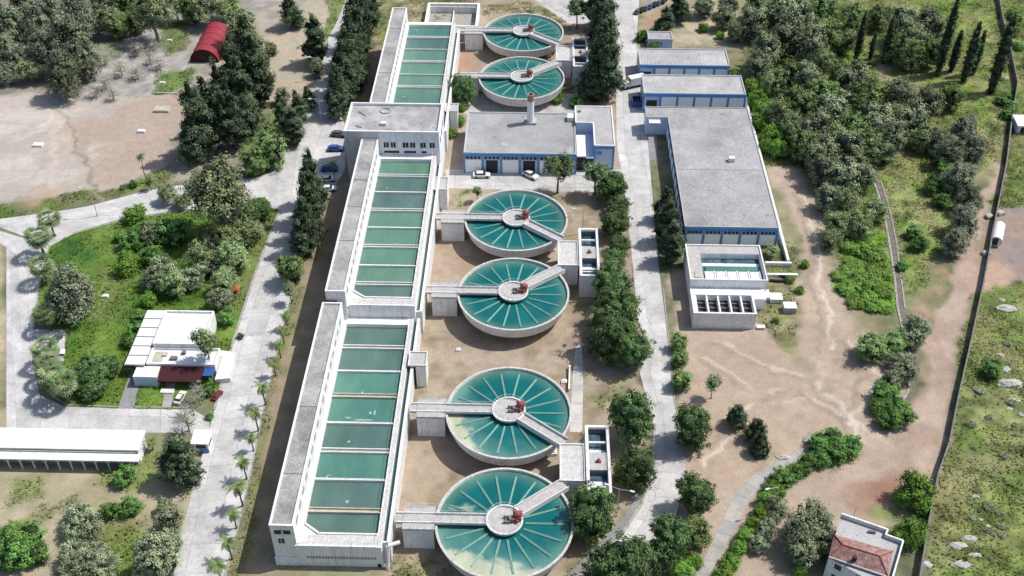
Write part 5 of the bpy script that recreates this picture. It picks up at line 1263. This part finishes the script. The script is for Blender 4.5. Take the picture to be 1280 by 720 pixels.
# left road side
T('pine', [(393, 50, 38, .8)], 'broad dark pine', 'standing apart left of the far road, casting shade')
T('pine', [(362, 10, 30, .8)], 'thin dark pine', 'near the top edge left of the far road')
T('greydark', [(397, 86, 22), (336, 100, 20), (352, 120, 22), (330, 78, 20), (338, 60, 18)], 'small grey scrub tree', 'the sandy slope left of the far road', 'right side', 'scrub trees on the sandy slope')
T('pine', [(372, 134, 30, .7), (352, 150, 30, .7), (366, 158, 34, .7), (385, 122, 24, .6)], 'green young pine', 'the knot by the bend of the left road', 'right side', 'young pines by the bend')
T('wood', [(338, 188, 40), (318, 200, 36), (342, 168, 30)], 'leafy roadside tree', 'the knot above the road junction', 'right side', 'trees above the junction')
T('pine', [(308, 66, 44), (318, 90, 44), (292, 92, 46), (300, 118, 46), (276, 122, 44), (262, 142, 46), (244, 152, 50), (288, 146, 44), (240, 170, 40, .7)], 'dark full pine', 'the dark grove between barn and road', 'top', 'dark pine grove by the barn')
T('euc', [(302, 28, 50, .9), (312, 50, 42, .8)], 'yellow-green tall eucalyptus', 'the pair just right of the red barn', 'top', 'eucalyptus pair by the barn')
T('euc', [(268, 232, 92, .92)], 'huge spreading eucalyptus', 'overhanging the branch road at its centre')
T('greyeuc', [(285, 265, 50, .9)], 'grey drooping eucalyptus', 'just below the huge one in the park')
T('euc', [(207, 238, 34, .6), (228, 248, 30, .5)], 'slender open eucalyptus', 'the pair at the branch road verge', 'left', 'slender trees on the verge')
T('tallpalm', [(175, 195, 18, 1.1)], 'tall thin palm', 'on the edge of the bare field')
T('dbush', [(153, 234, 9), (166, 230, 12)], 'tiny dark conical bush', 'the pair on the upper road verge', 'left', 'tiny bushes on the verge')
T('small', [(186, 226, 14)], 'little yellowish tree', 'at the foot of the tall thin palm')
# top-left grove
T('greyeuc', [(12, 30, 60), (60, 22, 66), (95, 12, 60), (85, 48, 70), (104, 66, 50), (55, 60, 54), (78, 84, 58), (8, 60, 44), (28, 5, 50), (125, 2, 44), (4, 90, 30, .8)], 'tall grey eucalyptus', 'the dense grove in the upper left corner', 'corner', 'grey grove in the upper left')
T('euc', [(35, 82, 42, .6), (135, 20, 40, .8), (188, 8, 56), (218, 2, 40, .8), (262, 4, 44, .8)], 'olive-green eucalyptus', 'the loose line along the upper left', 'left', 'olive-green trees, upper left')
T('wood', [(155, 6, 44), (170, 26, 30), (240, 12, 34), (285, 8, 30), (148, 32, 30)], 'shadowed leafy tree', 'the loose line beyond the brushwood', 'left', 'shadowed trees beyond the brushwood')
T('bare', [(112, 88, 26), (130, 100, 26), (150, 84, 26), (170, 60, 24), (186, 70, 24), (198, 78, 22), (170, 88, 26), (190, 56, 20), (130, 72, 22), (118, 112, 24), (140, 116, 22)], 'low leafless grey scrub', 'the brushwood patch left of the barn', 'left', 'leafless scrub by the barn', hf=.55)
# park
T('bush', [(168, 268, 30), (150, 296, 20), (178, 286, 26), (157, 333, 34), (186, 374, 26), (158, 318, 20)], 'bright green shrub', 'the bushes on the upper lawn', 'top', 'bright shrubs on the lawn')
T('dbush', [(163, 300, 32), (190, 318, 36), (214, 290, 46), (176, 300, 28)], 'dark leafy shrub', 'the thicket in mid park', 'left', 'dark shrubs of the park')
T('olive', [(192, 290, 36), (205, 336, 44), (195, 348, 36), (240, 345, 36), (270, 330, 34), (262, 300, 30)], 'grey-green olive tree', 'the olives of the park thicket', 'left', 'olive trees of the park')
T('lwood', [(252, 322, 40), (290, 318, 46), (280, 352, 36), (308, 290, 36), (213, 355, 36), (286, 296, 36)], 'leafy green tree', 'the park trees along the left road', 'left', 'leafy park trees')
T('round', [(326, 258, 30, .8), (310, 272, 30, .8)], 'rich green low tree', 'the pair at the park corner by the junction', 'right', 'low trees at the junction')
T('olive', [(276, 372, 34), (318, 288, 26)], 'pale grey-green olive', 'the two near the orange play tower', 'bottom', 'pale olives near the play tower')
T('dbush', [(283, 396, 26)], 'round bright-edged shrub', 'right of the white house roof by the road')
T('dbush', [(170, 412, 26), (162, 426, 24), (176, 396, 20)], 'dark shrub', 'the hedge left of the white pergola', 'right', 'hedge by the pergola')
T('small', [(256, 425, 38, 1.25)], 'dark-leaved tree', 'overhanging the right of the white house')
T('round', [(112, 466, 48, .8), (134, 456, 32, .8), (118, 482, 36, .7)], 'dense dark shrubby tree', 'the dark clump left of the drive', 'left', 'dark clump left of the drive')
T('greyeuc', [(86, 356, 84, .8)], 'big grey-leaved tree', 'leaning over the left street beside palms')
T('greydark', [(72, 378, 40), (100, 374, 40)], 'grey shadowed tree', 'the two under the big grey-leaved tree', 'left', 'grey trees under the big one')
T('fanpalm', [(60, 270, 26), (46, 291, 30), (50, 328, 28), (54, 388, 28), (54, 432, 30), (58, 452, 30), (76, 474, 36), (64, 466, 34)], 'shaggy fan palm', 'the line along the left street', 'far end', 'fan palms along the left street')
T('bare', [(238, 502, 30), (232, 522, 30), (246, 488, 24)], 'leafless grey tree', 'the trio between house and kiosk', 'left', 'leafless trees by the kiosk')
T('dbush', [(262, 486, 20)], 'small dark shrub', 'beside the small red car')
T('palm', [(188, 552, 22, .6)], 'short bushy palm', 'at the end of the long white shed')
# lower left
T('cone', [(222, 574, 52, 1.1)], 'large dark conifer', 'at the roadside beside the kiosk')
T('dbush', [(156, 594, 34)], 'rounded dark bush', 'in front of the long white shed')
T('dbush', [(163, 632, 34), (140, 637, 26)], 'green thicket bush', 'the pair above the small meadow', 'right', 'thicket bushes')
T('greydark', [(213, 648, 36), (206, 632, 24)], 'dark grey-leaved tree', 'the two below the large conifer', 'bottom', 'dark grey trees by the road')
T('greydark', [(196, 694, 60), (214, 676, 30), (180, 712, 36)], 'broad grey-black tree', 'the clump at the bottom by the left road', 'middle', 'grey-black clump')
T('olive', [(100, 644, 44), (92, 660, 34), (112, 668, 34), (94, 690, 44), (110, 704, 44), (84, 708, 40), (130, 708, 40), (122, 690, 30)], 'silvery olive tree', 'the olive cluster beside the sandy path', 'top', 'olives by the sandy path')
T('dbush', [(14, 668, 36), (34, 674, 46), (16, 692, 50), (44, 690, 36)], 'lush green bush', 'the mound inside the sandy path bend', 'left', 'lush green mound', hf=1.2)
# palms and young trees along the left road's right verge
T('palm', [(327, 483, 29), (318, 515, 30), (303, 576, 30), (297, 607, 35), (284, 676, 33), (271, 706, 33)], 'small feathery palm', 'the palms on the verge left of the nearest gallery', 'far end', 'small palms on the verge', hf=.95)
T('palm', [(356, 393, 22), (352, 412, 22), (348, 430, 22), (341, 452, 23), (313, 546, 24), (291, 642, 27)], 'short roadside palm', 'the lesser palms between road and galleries', 'far end', 'lesser palms on the verge', hf=.9)
T('wood', [(362, 336, 40)], 'bright leafy tree', 'on the verge at the near end of the pines')
T('small', [(362, 362, 22)], 'slim tree', 'just below the bright leafy tree on the verge')
T('tallpalm', [(416, 205, 18, .75)], 'lone palm', 'among blue cars beside the office block')
T('dbush', [(300, 420, 10), (290, 446, 10), (262, 520, 12)], 'little roadside shrub', 'the kerb shrubs on the left road', 'far end', 'kerb shrubs')
# right: near the workshops
T('pine', [(850, 6, 30, .7), (832, 24, 26, .6)], 'dark pine', 'the two behind the tiny hut', 'top', 'pines behind the hut')
T('dbush', [(803, 44, 20), (818, 57, 14), (826, 32, 20)], 'shrub', 'the greenery around the tiny hut', 'left', 'shrubs around the hut')
T('greydark', [(880, 6, 30), (905, 22, 30), (920, 40, 26), (912, 6, 28)], 'grey bushy tree', 'the scrub beyond the garage rows', 'left', 'scrub beyond the garages')
T('palm', [(916, 86, 24, .7)], 'yellowish palm', 'at the right end of the farthest garage row')
T('bush', [(879, 34, 16), (900, 44, 14)], 'bright low bush', 'the clearing behind the garage rows', 'left', 'bushes in the clearing')
T('small', [(965, 312, 22, .5)], 'small green shrub tree', 'on the lawn beside the filter tank')
T('bush', [(970, 400, 12), (1006, 330, 14), (1000, 362, 14), (988, 350, 12)], 'low weedy shrub', 'the weeds right of the filter tank', 'bottom', 'weedy shrubs')
T('bush', [(938, 108, 26), (946, 124, 28), (956, 138, 30), (950, 152, 26), (964, 168, 30), (972, 186, 28), (958, 182, 22)], 'fresh green shrub', 'the thicket right of the largest workshop', 'far end', 'fresh shrubs by the workshop', hf=1.2)
# cypresses
T('cypress', [(1184, 50, 17, 1.15), (1195, 66, 14, .75), (1214, 68, 17, .9), (1223, 68, 14, .8), (1252, 72, 21, .95)], 'dark pointed cypress', 'the group near the top right corner', 'left', 'cypresses, top right')
T('cypress', [(1075, 50, 12, 1.1), (1091, 58, 9, .8), (1110, 52, 12, 1.0), (1116, 50, 9, .9)], 'slim dark cypress', 'the group left of the yellow clearing', 'left', 'slim cypresses')
# right-hand wood: too alike to tell apart, one shared label per look and band
WL = 'in the wood right of the workshops'
T('greydark', [(945, 28, 40), (972, 20, 46), (1000, 20, 46), (985, 46, 46), (1010, 58, 44), (958, 64, 44), (948, 84, 36), (1010, 100, 40), (1130, 30, 44), (1160, 34, 46), (1142, 52, 44)], 'grey-dark woodland tree', WL, group='grey-dark trees of the wood', hf=1.15, share=True)
T('lwood', [(1100, 20, 34), (1055, 52, 34), (1028, 74, 30), (966, 104, 34), (1118, 62, 34)], 'pale green loose tree', WL, group='pale trees of the wood', share=True)
T('wood', [(1032, 14, 36), (1036, 44, 40), (1062, 26, 36), (1135, 66, 40), (1162, 66, 36), (1050, 92, 34), (988, 96, 40), (946, 8, 34)], 'leafy green woodland tree', WL, group='green trees of the wood', share=True)
T('greydark', [(1068, 106, 50), (1128, 124, 46), (1158, 128, 42), (1042, 142, 50), (1018, 162, 46), (1092, 152, 50), (1140, 152, 46), (1112, 176, 44), (1060, 184, 46), (1028, 194, 44)], 'dusky grey-green tree', 'in the wood below the yellow clearing', group='dusky trees below the clearing', hf=1.1, share=True)
T('lwood', [(1110, 122, 44), (976, 142, 40), (1098, 186, 38), (1040, 172, 42), (1152, 172, 34), (990, 160, 36), (1116, 148, 40), (1070, 200, 34)], 'pale loose-crowned tree', 'in the wood below the yellow clearing', group='pale trees below the clearing', share=True)
T('wood', [(1082, 128, 46), (1032, 120, 40), (1000, 134, 44), (1072, 164, 44), (1006, 182, 40), (1190, 120, 32)], 'rounded green tree', 'in the wood below the yellow clearing', group='rounded trees below the clearing', share=True)
T('greyeuc', [(1206, 160, 54, .75), (1190, 186, 50, .75), (1218, 184, 50, .75), (1202, 218, 54, .7), (1214, 246, 48, .7), (1206, 272, 50, .75), (1196, 298, 46, .75), (1172, 172, 44, .7)], 'grey shaggy tree', 'the line between green field and dirt track', 'far end', 'grey trees beside the dirt track')
T('greydark', [(1030, 214, 44), (1056, 222, 46), (1078, 222, 40), (1036, 248, 38)], 'grey bushy tree', 'the bank above the bright green reeds', 'left', 'grey bank trees')
T('lwood', [(1060, 252, 40), (1048, 280, 38), (1074, 282, 40), (1096, 262, 30), (1038, 300, 28)], 'green bank tree', 'the greenery around the bright reeds', 'top', 'green bank trees')
T('reed', [(1066, 306, 36), (1090, 312, 40), (1100, 338, 36), (1064, 334, 36), (1082, 350, 44), (1064, 358, 34), (1104, 362, 30), (1090, 376, 36), (1070, 376, 28), (1106, 384, 24), (1052, 344, 26)], 'bright green reed clump', 'the vivid patch beside the ditch', 'far end', 'vivid reeds beside the ditch', hf=.8)
T('dbush', [(1168, 232, 30), (1178, 250, 26), (1140, 290, 22), (1150, 305, 26), (1128, 332, 16), (1182, 215, 30)], 'green bush', 'the bushes on the field right of the ditch', 'top', 'bushes right of the ditch')
T('wood', [(1092, 434, 44, .7), (1112, 430, 36, .7), (1125, 425, 30, .6)], 'dark round bushy tree', 'the clump left of the ditch bend', 'left', 'clump left of the ditch bend')
T('olive', [(1148, 408, 36), (1144, 424, 28), (1126, 450, 32), (1130, 464, 34), (1116, 474, 30)], 'grey-green ditchside shrub', 'the shrubs along the ditch', 'far end', 'ditchside shrubs')
T('dbush', [(1104, 492, 34), (1118, 508, 34), (1098, 508, 28), (1126, 518, 34), (1112, 524, 34)], 'green low bush', 'the clump at the ditch mouth', 'top', 'clump at the ditch mouth')
# hedge by the narrow path
T('dbush', [(1062, 556, 40), (1046, 566, 36), (1040, 548, 32), (1026, 572, 32), (1022, 552, 30), (1008, 580, 30), (994, 588, 28), (982, 598, 28), (968, 602, 24), (1030, 560, 30)], 'hedge bush', 'the dark hedge right of the narrow path', 'right', 'dark hedge bushes')
T('bush', [(972, 614, 24), (958, 624, 26), (950, 640, 28), (942, 656, 28), (932, 670, 28), (924, 686, 28), (914, 702, 28), (906, 716, 28), (962, 612, 24)], 'vivid green hedge bush', 'the bright hedge along the narrow path', 'top', 'bright hedge bushes')
T('olive', [(970, 636, 34), (958, 660, 30), (946, 680, 26)], 'grey-green hedge shrub', 'the shrubs behind the bright hedge', 'top', 'shrubs behind the bright hedge')
T('greydark', [(1016, 650, 54), (998, 668, 50), (1028, 672, 46), (1004, 690, 40)], 'large grey tangled tree', 'the tangle left of the tiled house', 'top', 'grey tangle by the tiled house', hf=1.1)
T('bush', [(1146, 612, 46, 1.5), (1130, 622, 34, 1.2), (1142, 664, 44, 1.4), (1126, 670, 32, 1.2), (1156, 632, 30)], 'bright green shrubby tree', 'the two green clumps above the tiled house', 'top', 'green clumps above the tiled house')
T('bush', [(1000, 712, 22), (852, 712, 34), (868, 700, 26)], 'fresh green low bush', 'the low greenery along the bottom edge', 'right', 'low greenery at the bottom')
# meadow
T('dbush', [(1240, 460, 30)], 'dark lone bush', 'in the meadow left of the jagged boulder')
MS = []
for i in range(46):
    MS.append((rnd.uniform(1195, 1278), rnd.uniform(372, 715), rnd.uniform(7, 15), .5))
MS = [m for m in MS if m[0] > 1240-(m[1]-360)*.26+18 and not (1255 < m[0] and m[1] > 560)]
T('olive', MS, 'tiny grey-green scrub bush', 'in the rocky meadow right of the wall', group='tiny scrub of the rocky meadow', share=True, hf=.7)
M2 = [(rnd.uniform(1262, 1279), rnd.uniform(5, 100), rnd.uniform(12, 22), .7) for _ in range(7)]+[(rnd.uniform(1250, 1279), rnd.uniform(112, 145), rnd.uniform(14, 26), .8) for _ in range(5)]
T('dbush', M2, 'green thicket bush', 'beyond the long wall at the upper right edge', group='thicket at the upper right edge', share=True)
for k_ in range(14):
    pass
# ================================================================ VEHICLES AND SMALL THINGS
def car_mesh_parts():
    P_ = {}
    L, Wd = 4.4, 1.75
    def body(b):
        prof = [(-2.2, .35), (-2.2, .75), (-2.1, .92), (-1.3, .98), (1.0, .98), (2.0, .86), (2.2, .7), (2.2, .35)]
        n = len(prof); vs = []
        for y, k in ((-Wd/2, .0), (-Wd/2+.06, .0), (Wd/2-.06, 0), (Wd/2, 0)):
            for (x, z) in prof:
                e = 1.0 if abs(y) < Wd/2-.01 else .965
                vs.append((x*e, y, .35+(z-.35)*e))
        b.add(vs, [(s*n+i, s*n+(i+1) % n, (s+1)*n+(i+1) % n, (s+1)*n+i) for s in range(3) for i in range(n)]+[tuple(range(n-1, -1, -1)), tuple(range(3*n, 4*n))])
    def cabin(b, s=1.0, z1=1.42, gl=False):
        b.add([(-1.75, -.80, .97), (1.05, -.80, .97), (1.05, .80, .97), (-1.75, .80, .97), (-1.25, -.62, z1), (.35, -.62, z1), (.35, .62, z1), (-1.25, .62, z1)],
              [(0, 1, 5, 4), (1, 2, 6, 5), (2, 3, 7, 6), (3, 0, 4, 7), (4, 5, 6, 7)])
    P_['body'] = body; P_['cabin'] = cabin
    P_['roof'] = lambda b: b.add([(-1.28, -.64, 1.425), (.38, -.64, 1.425), (.38, .64, 1.425), (-1.28, .64, 1.425), (-1.2, -.58, 1.47), (.3, -.58, 1.47), (.3, .58, 1.47), (-1.2, .58, 1.47)], [(0, 1, 5, 4), (1, 2, 6, 5), (2, 3, 7, 6), (3, 0, 4, 7), (4, 5, 6, 7), (3, 2, 1, 0)])
    return P_
CP = car_mesh_parts()
cache = {}
def cmesh(key, fn, m):
    if key not in cache:
        b = MB(); fn(b); me = bpy.data.meshes.new(key.split('|')[0]); me.from_pydata(b.v, [], b.f); me.materials.append(M[m]); cache[key] = me
    return cache[key]
def car(px, py, ang, m, label, s=1.0, group='cars parked around the waterworks', name='parked_car'):
    x, y = P(px, py)
    e = thing(name, (x, y, .03), label, 'car', group, math.radians(ang)); e.scale = (s, s, s)
    link('body', cmesh('body|'+m, CP['body'], m), e)
    link('windows', cmesh('windows|', CP['cabin'], 'glass'), e)
    link('roof', cmesh('roof|'+m, CP['roof'], m), e)
    for wx in (-1.35, 1.35):
        for wy in (-.8, .8):
            o = link('wheel', cmesh('wheel|', lambda b: b.tube((0, -.11, 0), (0, .11, 0), .33, n=12), 'black'), e); o.location = (wx, wy, .33)
    for wy in (-.6, .6):
        o = link('headlight', cmesh('headlight|', lambda b: b.box(-.04, .04, -.16, .16, -.07, .07), 'rail'), e); o.location = (2.17, wy, .68)
car(602, 221, 3, 'truck', 'white saloon car parked in the yard, left of the other')
car(663, 221, -38, 'truck', 'white saloon car parked askew in the yard before a doorway')
car(420, 188, 3, 'carblue', 'blue car parked in shade nearest the office block wall')
car(412, 213, 5, 'carblue', 'blue car parked beside a palm, below another blue car')
car(410, 226, 8, 'truck', 'white car parked just below the blue cars', .9)
car(411, 238, 8, 'truck', 'white car parked by the dark pine row, lowest of its line', .9)
car(424, 170, -8, 'cargrey', 'grey car parked at the corner of the office block')
car(70, 427, 80, 'cargrey', 'grey car parked upper in the small bay by the lawn', .85)
car(71, 443, 10, 'truck', 'white car parked lower in the small bay by the lawn', .8)
car(226, 499, 80, 'truck', 'small white car in front of the white house', .8)
car(272, 496, 70, 'carred', 'small red car at the road edge near the white house', .65)
ms = ['cargrey', 'black', 'cargrey', 'carblue', 'black', 'cargrey', 'black']
od = ['nearest the kerb end', 'second from the left', 'third from the left', 'middle one', 'third from the right', 'second from the right', 'last on the right']
for i in range(7): car(797+i*5.4, 16-i*2.2, 62, ms[i], f'dark car in the row at the far junction, {od[i]}', .85, 'dark cars parked in a row at the far junction')
# tanker truck and blue skip by the garages
x, y = P(793, 108); e = thing('truck', (x, y, .03), 'white box truck parked beside the blue and white garages', 'truck', rot=math.radians(24))
def bp(name, m, fn, par=e): b = MB(); fn(b); return b.build(name, m, par)
bp('cargo_box', 'truck', lambda b: b.box(-1.8, 3.0, -1.1, 1.1, .9, 3.2)); bp('cab', 'truck', lambda b: b.prism([(-3.6, -1.0), (-1.9, -1.0), (-1.9, 1.0), (-3.6, 1.0)], .6, [2.0, 2.5, 2.5, 2.0]))
bp('windscreen', 'glass', lambda b: b.box(-3.64, -3.61, -.85, .85, 1.35, 1.9)); bp('chassis', 'black', lambda b: b.box(-3.5, 3.0, -.7, .7, .5, .88))
for wx in (-2.7, 1.6, 2.4):
    for wy in (-.9, .9): bp('wheel', 'black', lambda b: b.tube((wx, wy-.14, .48), (wx, wy+.14, .48), .48, n=12))
x, y = P(795, 130); e = thing('skip', (x, y, .03), 'blue metal skip in shade beside the blue garages', 'skip')
bp('tub', 'carblue', lambda b: (b.box(-1.2, 1.2, -1.8, -1.68, .2, 1.5), b.box(-1.2, 1.2, 1.68, 1.8, .2, 1.5), b.box(-1.2, -1.08, -1.68, 1.68, .2, 1.5), b.box(1.08, 1.2, -1.68, 1.68, .2, 1.5)), e)
bp('load', 'dark', lambda b: b.box(-1.08, 1.08, -1.68, 1.68, .2, 1.0), e); bp('skid', 'grey', lambda b: (b.box(-1.0, -.8, -1.6, 1.6, 0, .19), b.box(.8, 1.0, -1.6, 1.6, 0, .19)), e)
# lamps
def lamp(px, py, h, ang, arms, label):
    x, y = P(px, py); e = thing('street_lamp', (x, y, 0), label, 'street lamp', 'street lamps', math.radians(ang))
    bp('pole', 'lamp', lambda b: (b.tube((0, 0, 0), (0, 0, h), .11, .07, n=8), b.tube((0, 0, 0), (0, 0, .5), .2, n=8)), e)
    for s in arms:
        a = bp('arm', 'lamp', lambda b: b.tube((0, 0, h-.1), (s*1.9, 0, h+.25), .05, n=6), e)
        bp('lamp_head', 'rail', lambda b: b.box(min(s*1.9, s*2.7), max(s*1.9, s*2.7), -.17, .17, h+.2, h+.36), a)
lamp(771, 645, 7.5, -18, (1, -1), 'double-armed street lamp among trees by the right road')
lamp(728, 292, 7, 0, (-1,), 'single-armed street lamp beside the middle weir tank')
lamp(122, 270, 8, 0, (-1,), 'single-armed street lamp on the branch road verge')
lamp(401, 100, 7, 0, (-1,), 'single-armed street lamp left of the far pine row')
lamp(410, 56, 7, 10, (-1,), 'single-armed street lamp farthest up the left road')
lamp(402, 152, 7, 10, (-1,), 'single-armed street lamp at the end of the far pine row')
lamp(966, 640, 7, 20, (-1,), 'single-armed street lamp in the hedge by the narrow path')
lamp(688, 84, 6, 180, (-1,), 'short street lamp between the two far round tanks')
lamp(1064, 655, 5, 0, (), 'bare thin pole behind the red-tiled house')
# litter, crates, benches
def crate(px, py, sx, sy, hz, m, label, rot=0, cat='slab', name='concrete_slab'):
    x, y = P(px, py); b = MB((x, y, 0)); c, s = math.cos(rot), math.sin(rot)
    pts = [(x+u*c-v*s, y+u*s+v*c) for u, v in ((-sx/2, -sy/2), (sx/2, -sy/2), (sx/2, sy/2), (-sx/2, sy/2))]
    b.prism(pts, 0, hz); b.prism([(x+(p[0]-x)*.8, y+(p[1]-y)*.8) for p in pts], hz+.002, hz+.12)
    tag(b.build(name, m), label, cat)
crate(203, 138, 4.2, 2.6, .6, 'rust_conc', 'cream rectangular slab lying on the reddish bare field')
crate(177, 165, 2.0, 1.3, .5, 'whitec', 'small broken white slab on the bare field near the cream one')
crate(48, 182, 2.6, 1.6, .5, 'whitec', 'white slab on the pale left part of the field')
crate(203, 104, 1.6, .8, .3, 'whitec', 'small white board on bright grass left of the dark pines')
crate(145, 96, 1.6, .8, .3, 'whitec', 'small white board in the brushwood patch')
crate(132, 371, 1.5, .9, .4, 'whitec', 'small white box on the open lawn')
crate(212, 51, 1.4, .7, .3, 'whitec', 'small pale board left of the red barn')
b = MB(); p, q = P(192, 117), P(223, 117.5); b.o = (*p, 0); b.tube((*p, .4), (*q, .4), .12, n=6)
for i in range(5): x = p[0]+(q[0]-p[0])*i/4; y = p[1]+(q[1]-p[1])*i/4; b.tube((x, y, 0), (x, y, .5), .06, n=5)
tag(b.build('rail', 'rail'), 'white pole rail at the top edge of the bare field', 'rail')
x, y = P(297, 372); t = Th('play_tower', (x, y), 'orange play tower in the park corner beside the left road', 'play tower')
t.part('deck', 'orange', lambda b: b.box(x-.7, x+.7, y-.7, y+.7, 1.5, 1.65)); t.part('roof', 'orange', lambda b: b.add([(x-.9, y-.9, 2.8), (x+.9, y-.9, 2.8), (x+.9, y+.9, 2.8), (x-.9, y+.9, 2.8), (x, y, 3.6)], [(0, 1, 4), (1, 2, 4), (2, 3, 4), (3, 0, 4), (3, 2, 1, 0)]))
t.part('posts', 'grey', lambda b: [b.tube((x+a, y+c, 0), (x+a, y+c, 2.8), .07, n=6) for a in (-.65, .65) for c in (-.65, .65)])
# boulders
rk = [(1258, 386, 5, 2.6, 'large white boulder high in the rocky meadow'), (1252, 375, 1.6, 1.2, 'small boulder just above the large white one'), (1263, 480, 5.5, 3, 'broad white outcrop at the right edge of the meadow'), (1256, 462, 2.6, 2.2, 'jagged boulder between dark bush and bare patch'),
      (1250, 444, 2.0, 1, 'small pale stone above the jagged boulder'), (1268, 500, 2.6, 1, 'flat pale stone under the broad outcrop'), (1262, 511, 1.4, 1, 'small stone below the flat pale stone'), (1276, 519, 1.2, 1.3, 'small white stone at the right edge'),
      (1196, 682, 4, 1.6, 'white outcrop slab near the long wall, lower meadow'), (1212, 673, 3.2, 1.4, 'white outcrop slab beside a similar one, lower meadow'), (1202, 706, 4, 1.8, 'long white outcrop nearest the bottom edge'), (1219, 694, 2.6, 1, 'pale flat stone in lower meadow tufts'),
      (1158, 706, 2.4, 1.8, 'round pale boulder beside the tiled house wall'), (1219, 621, 1.8, 1.0, 'white stone with a grey side in open grass'), (1235, 659, 1.1, 1.3, 'dark-sided stone low in the open grass'), (1226, 650, .9, .8, 'tiny pale stone in the open grass'),
      (1010, 550, 2.4, 2.2, 'grey boulder at the hedge end beside the path'), (1000, 579, 3, 1.6, 'flat pale rock between path and hedge'), (979, 572, 3.2, 1.6, 'flat pale rock touching the narrow path'), (1258, 98, 2, 1.4, 'white rock by the last cypress')]
for (px, py, w, d, lb) in rk:
    x, y = P(px, py); n = 9; k = 5; b = MB((x, y, 0)); vs = []
    for j in range(k):
        f = j/(k-1); rr = math.cos(f*1.35)
        for i in range(n):
            a = 2*math.pi*i/n; w_ = w/2*rr*rnd.uniform(.7, 1.15); d_ = d/2*rr*rnd.uniform(.7, 1.15)
            vs.append((x+math.cos(a)*w_, y+math.sin(a)*d_, math.sin(f*1.35)*.28*min(w, d)*rnd.uniform(.8, 1.2)-.02))
    b.add(vs, [(j*n+i, j*n+(i+1) % n, (j+1)*n+(i+1) % n, (j+1)*n+i) for j in range(k-1) for i in range(n)]+[tuple(range((k-1)*n, k*n))])
    tag(b.build('boulder', 'rock'), lb, 'boulder')
# kerb stones and road furniture
for (px, py, lb) in [(1236, 272, 'upper rubble block against the long wall'), (1250, 268, 'rubble block nearest the meadow grass'), (1232, 318, 'lower rubble block below the white tank')]:
    crate(px, py, 1.8, 1.4, .7, 'rock', lb, .4, 'rubble', 'rubble_block')

# ================================================================ GRASS STUFF
gm = green.reshape(GX.shape); cm = col.reshape(GX.shape+(3,))
def tufts(name, n, hmin, hmax, w, seed, label, thr=.55, tint=1.0):
    r = np.random.RandomState(seed)
    x = r.uniform(-175, 165, n*8); y = r.uniform(100, 345, n*8)
    ix = np.clip(np.searchsorted(gx, x), 0, len(gx)-1); iy = np.clip(np.searchsorted(gy, y), 0, len(gy)-1)
    g = gm[iy, ix]; cl = fbm(x, y, 5, seed, 3)
    keep = np.where((g > thr) & (r.rand(n*8) < np.clip((cl-.35)*3, .05, 1)))[0][:n]
    for pg in NOG:
        ps = np.array(pg); c_ = np.zeros(len(keep), bool); X = x[keep]; Y = y[keep]
        for i in range(len(ps)):
            ax, ay = ps[i]; bx2, by2 = ps[(i+1) % len(ps)]
            c_ ^= ((ay > Y) != (by2 > Y)) & (X < (bx2-ax)*(Y-ay)/((by2-ay) if by2 != ay else 1e-9)+ax)
        keep = keep[~c_]
    x, y, ix, iy = x[keep], y[keep], ix[keep], iy[keep]; m = len(x)
    hh = r.uniform(hmin, hmax, m); nrm = r.normal(size=(m, 3))*.45; nrm[:, 2] = 1; nrm[:, 1] += -.05; nrm /= np.linalg.norm(nrm, axis=1)[:, None]
    t = r.normal(size=(m, 3)); t -= (t*nrm).sum(1)[:, None]*nrm; t /= np.linalg.norm(t, axis=1)[:, None]; bb = np.cross(nrm, t)
    p = np.stack([x, y, hh], 1); sz = (w*r.uniform(.5, 1.4, m))[:, None]
    V = np.stack([p-t*sz*.5, p-bb*sz*.28, p+t*sz*.5, p+bb*sz*.28], 1).reshape(-1, 3); V[:, 2] = np.maximum(V[:, 2], .015)
    Q_ = np.arange(4*m).reshape(-1, 4)
    c = (cm[iy, ix]*r.uniform(.6, 1.3, (m, 1))*tint).repeat(4, 0)
    o = link(name, mesh_obj(name, V, Q_, M['ground'], np.clip(c, 0, 1))); tag(o, label, 'grass', kind='stuff')
tufts('meadow_grass', 90000, .04, .22, .42, 5, 'rough green grass tufts over the open ground')
tufts('weeds', 26000, .15, .55, .6, 8, 'taller weeds scattered through the green areas', .7, .85)

# ================================================================ CAMERA AND LIGHT
cam = bpy.data.cameras.new('camera'); co = bpy.data.objects.new('camera', cam); C.objects.link(co)
co.location = (0, 0, HCAM); co.rotation_euler = (math.pi/2-PIT, 0, YAW)
cam.sensor_width = 36; cam.lens = F/1280*36; cam.clip_end = 12000; cam.clip_start = 1
S.camera = co
SH = (-.62, -.20)                      # ground shadow of one metre of height
el = math.atan(1/math.hypot(*SH)); az = math.atan2(-SH[0], -SH[1])   # azimuth from +Y towards +X
su = bpy.data.lights.new('sun', 'SUN'); su.energy = 4.8; su.angle = math.radians(.5); su.color = (1, .965, .91)
so = bpy.data.objects.new('sun', su); C.objects.link(so); so.rotation_euler = (math.pi/2-el, 0, math.pi-az)
w = bpy.data.worlds.new('World'); S.world = w; w.use_nodes = True; nt = w.node_tree
sk = nt.nodes.new('ShaderNodeTexSky'); sk.sky_type = 'NISHITA'; sk.sun_disc = False; sk.sun_elevation = el; sk.sun_rotation = az
sk.air_density = 1.0; sk.dust_density = 2.0
bg = nt.nodes.get('Background'); bg.inputs['Strength'].default_value = .14; nt.links.new(sk.outputs[0], bg.inputs[0])
S.view_settings.view_transform = 'Standard'; S.view_settings.look = 'None'; S.view_settings.exposure = 0
S.render.engine = 'CYCLES'
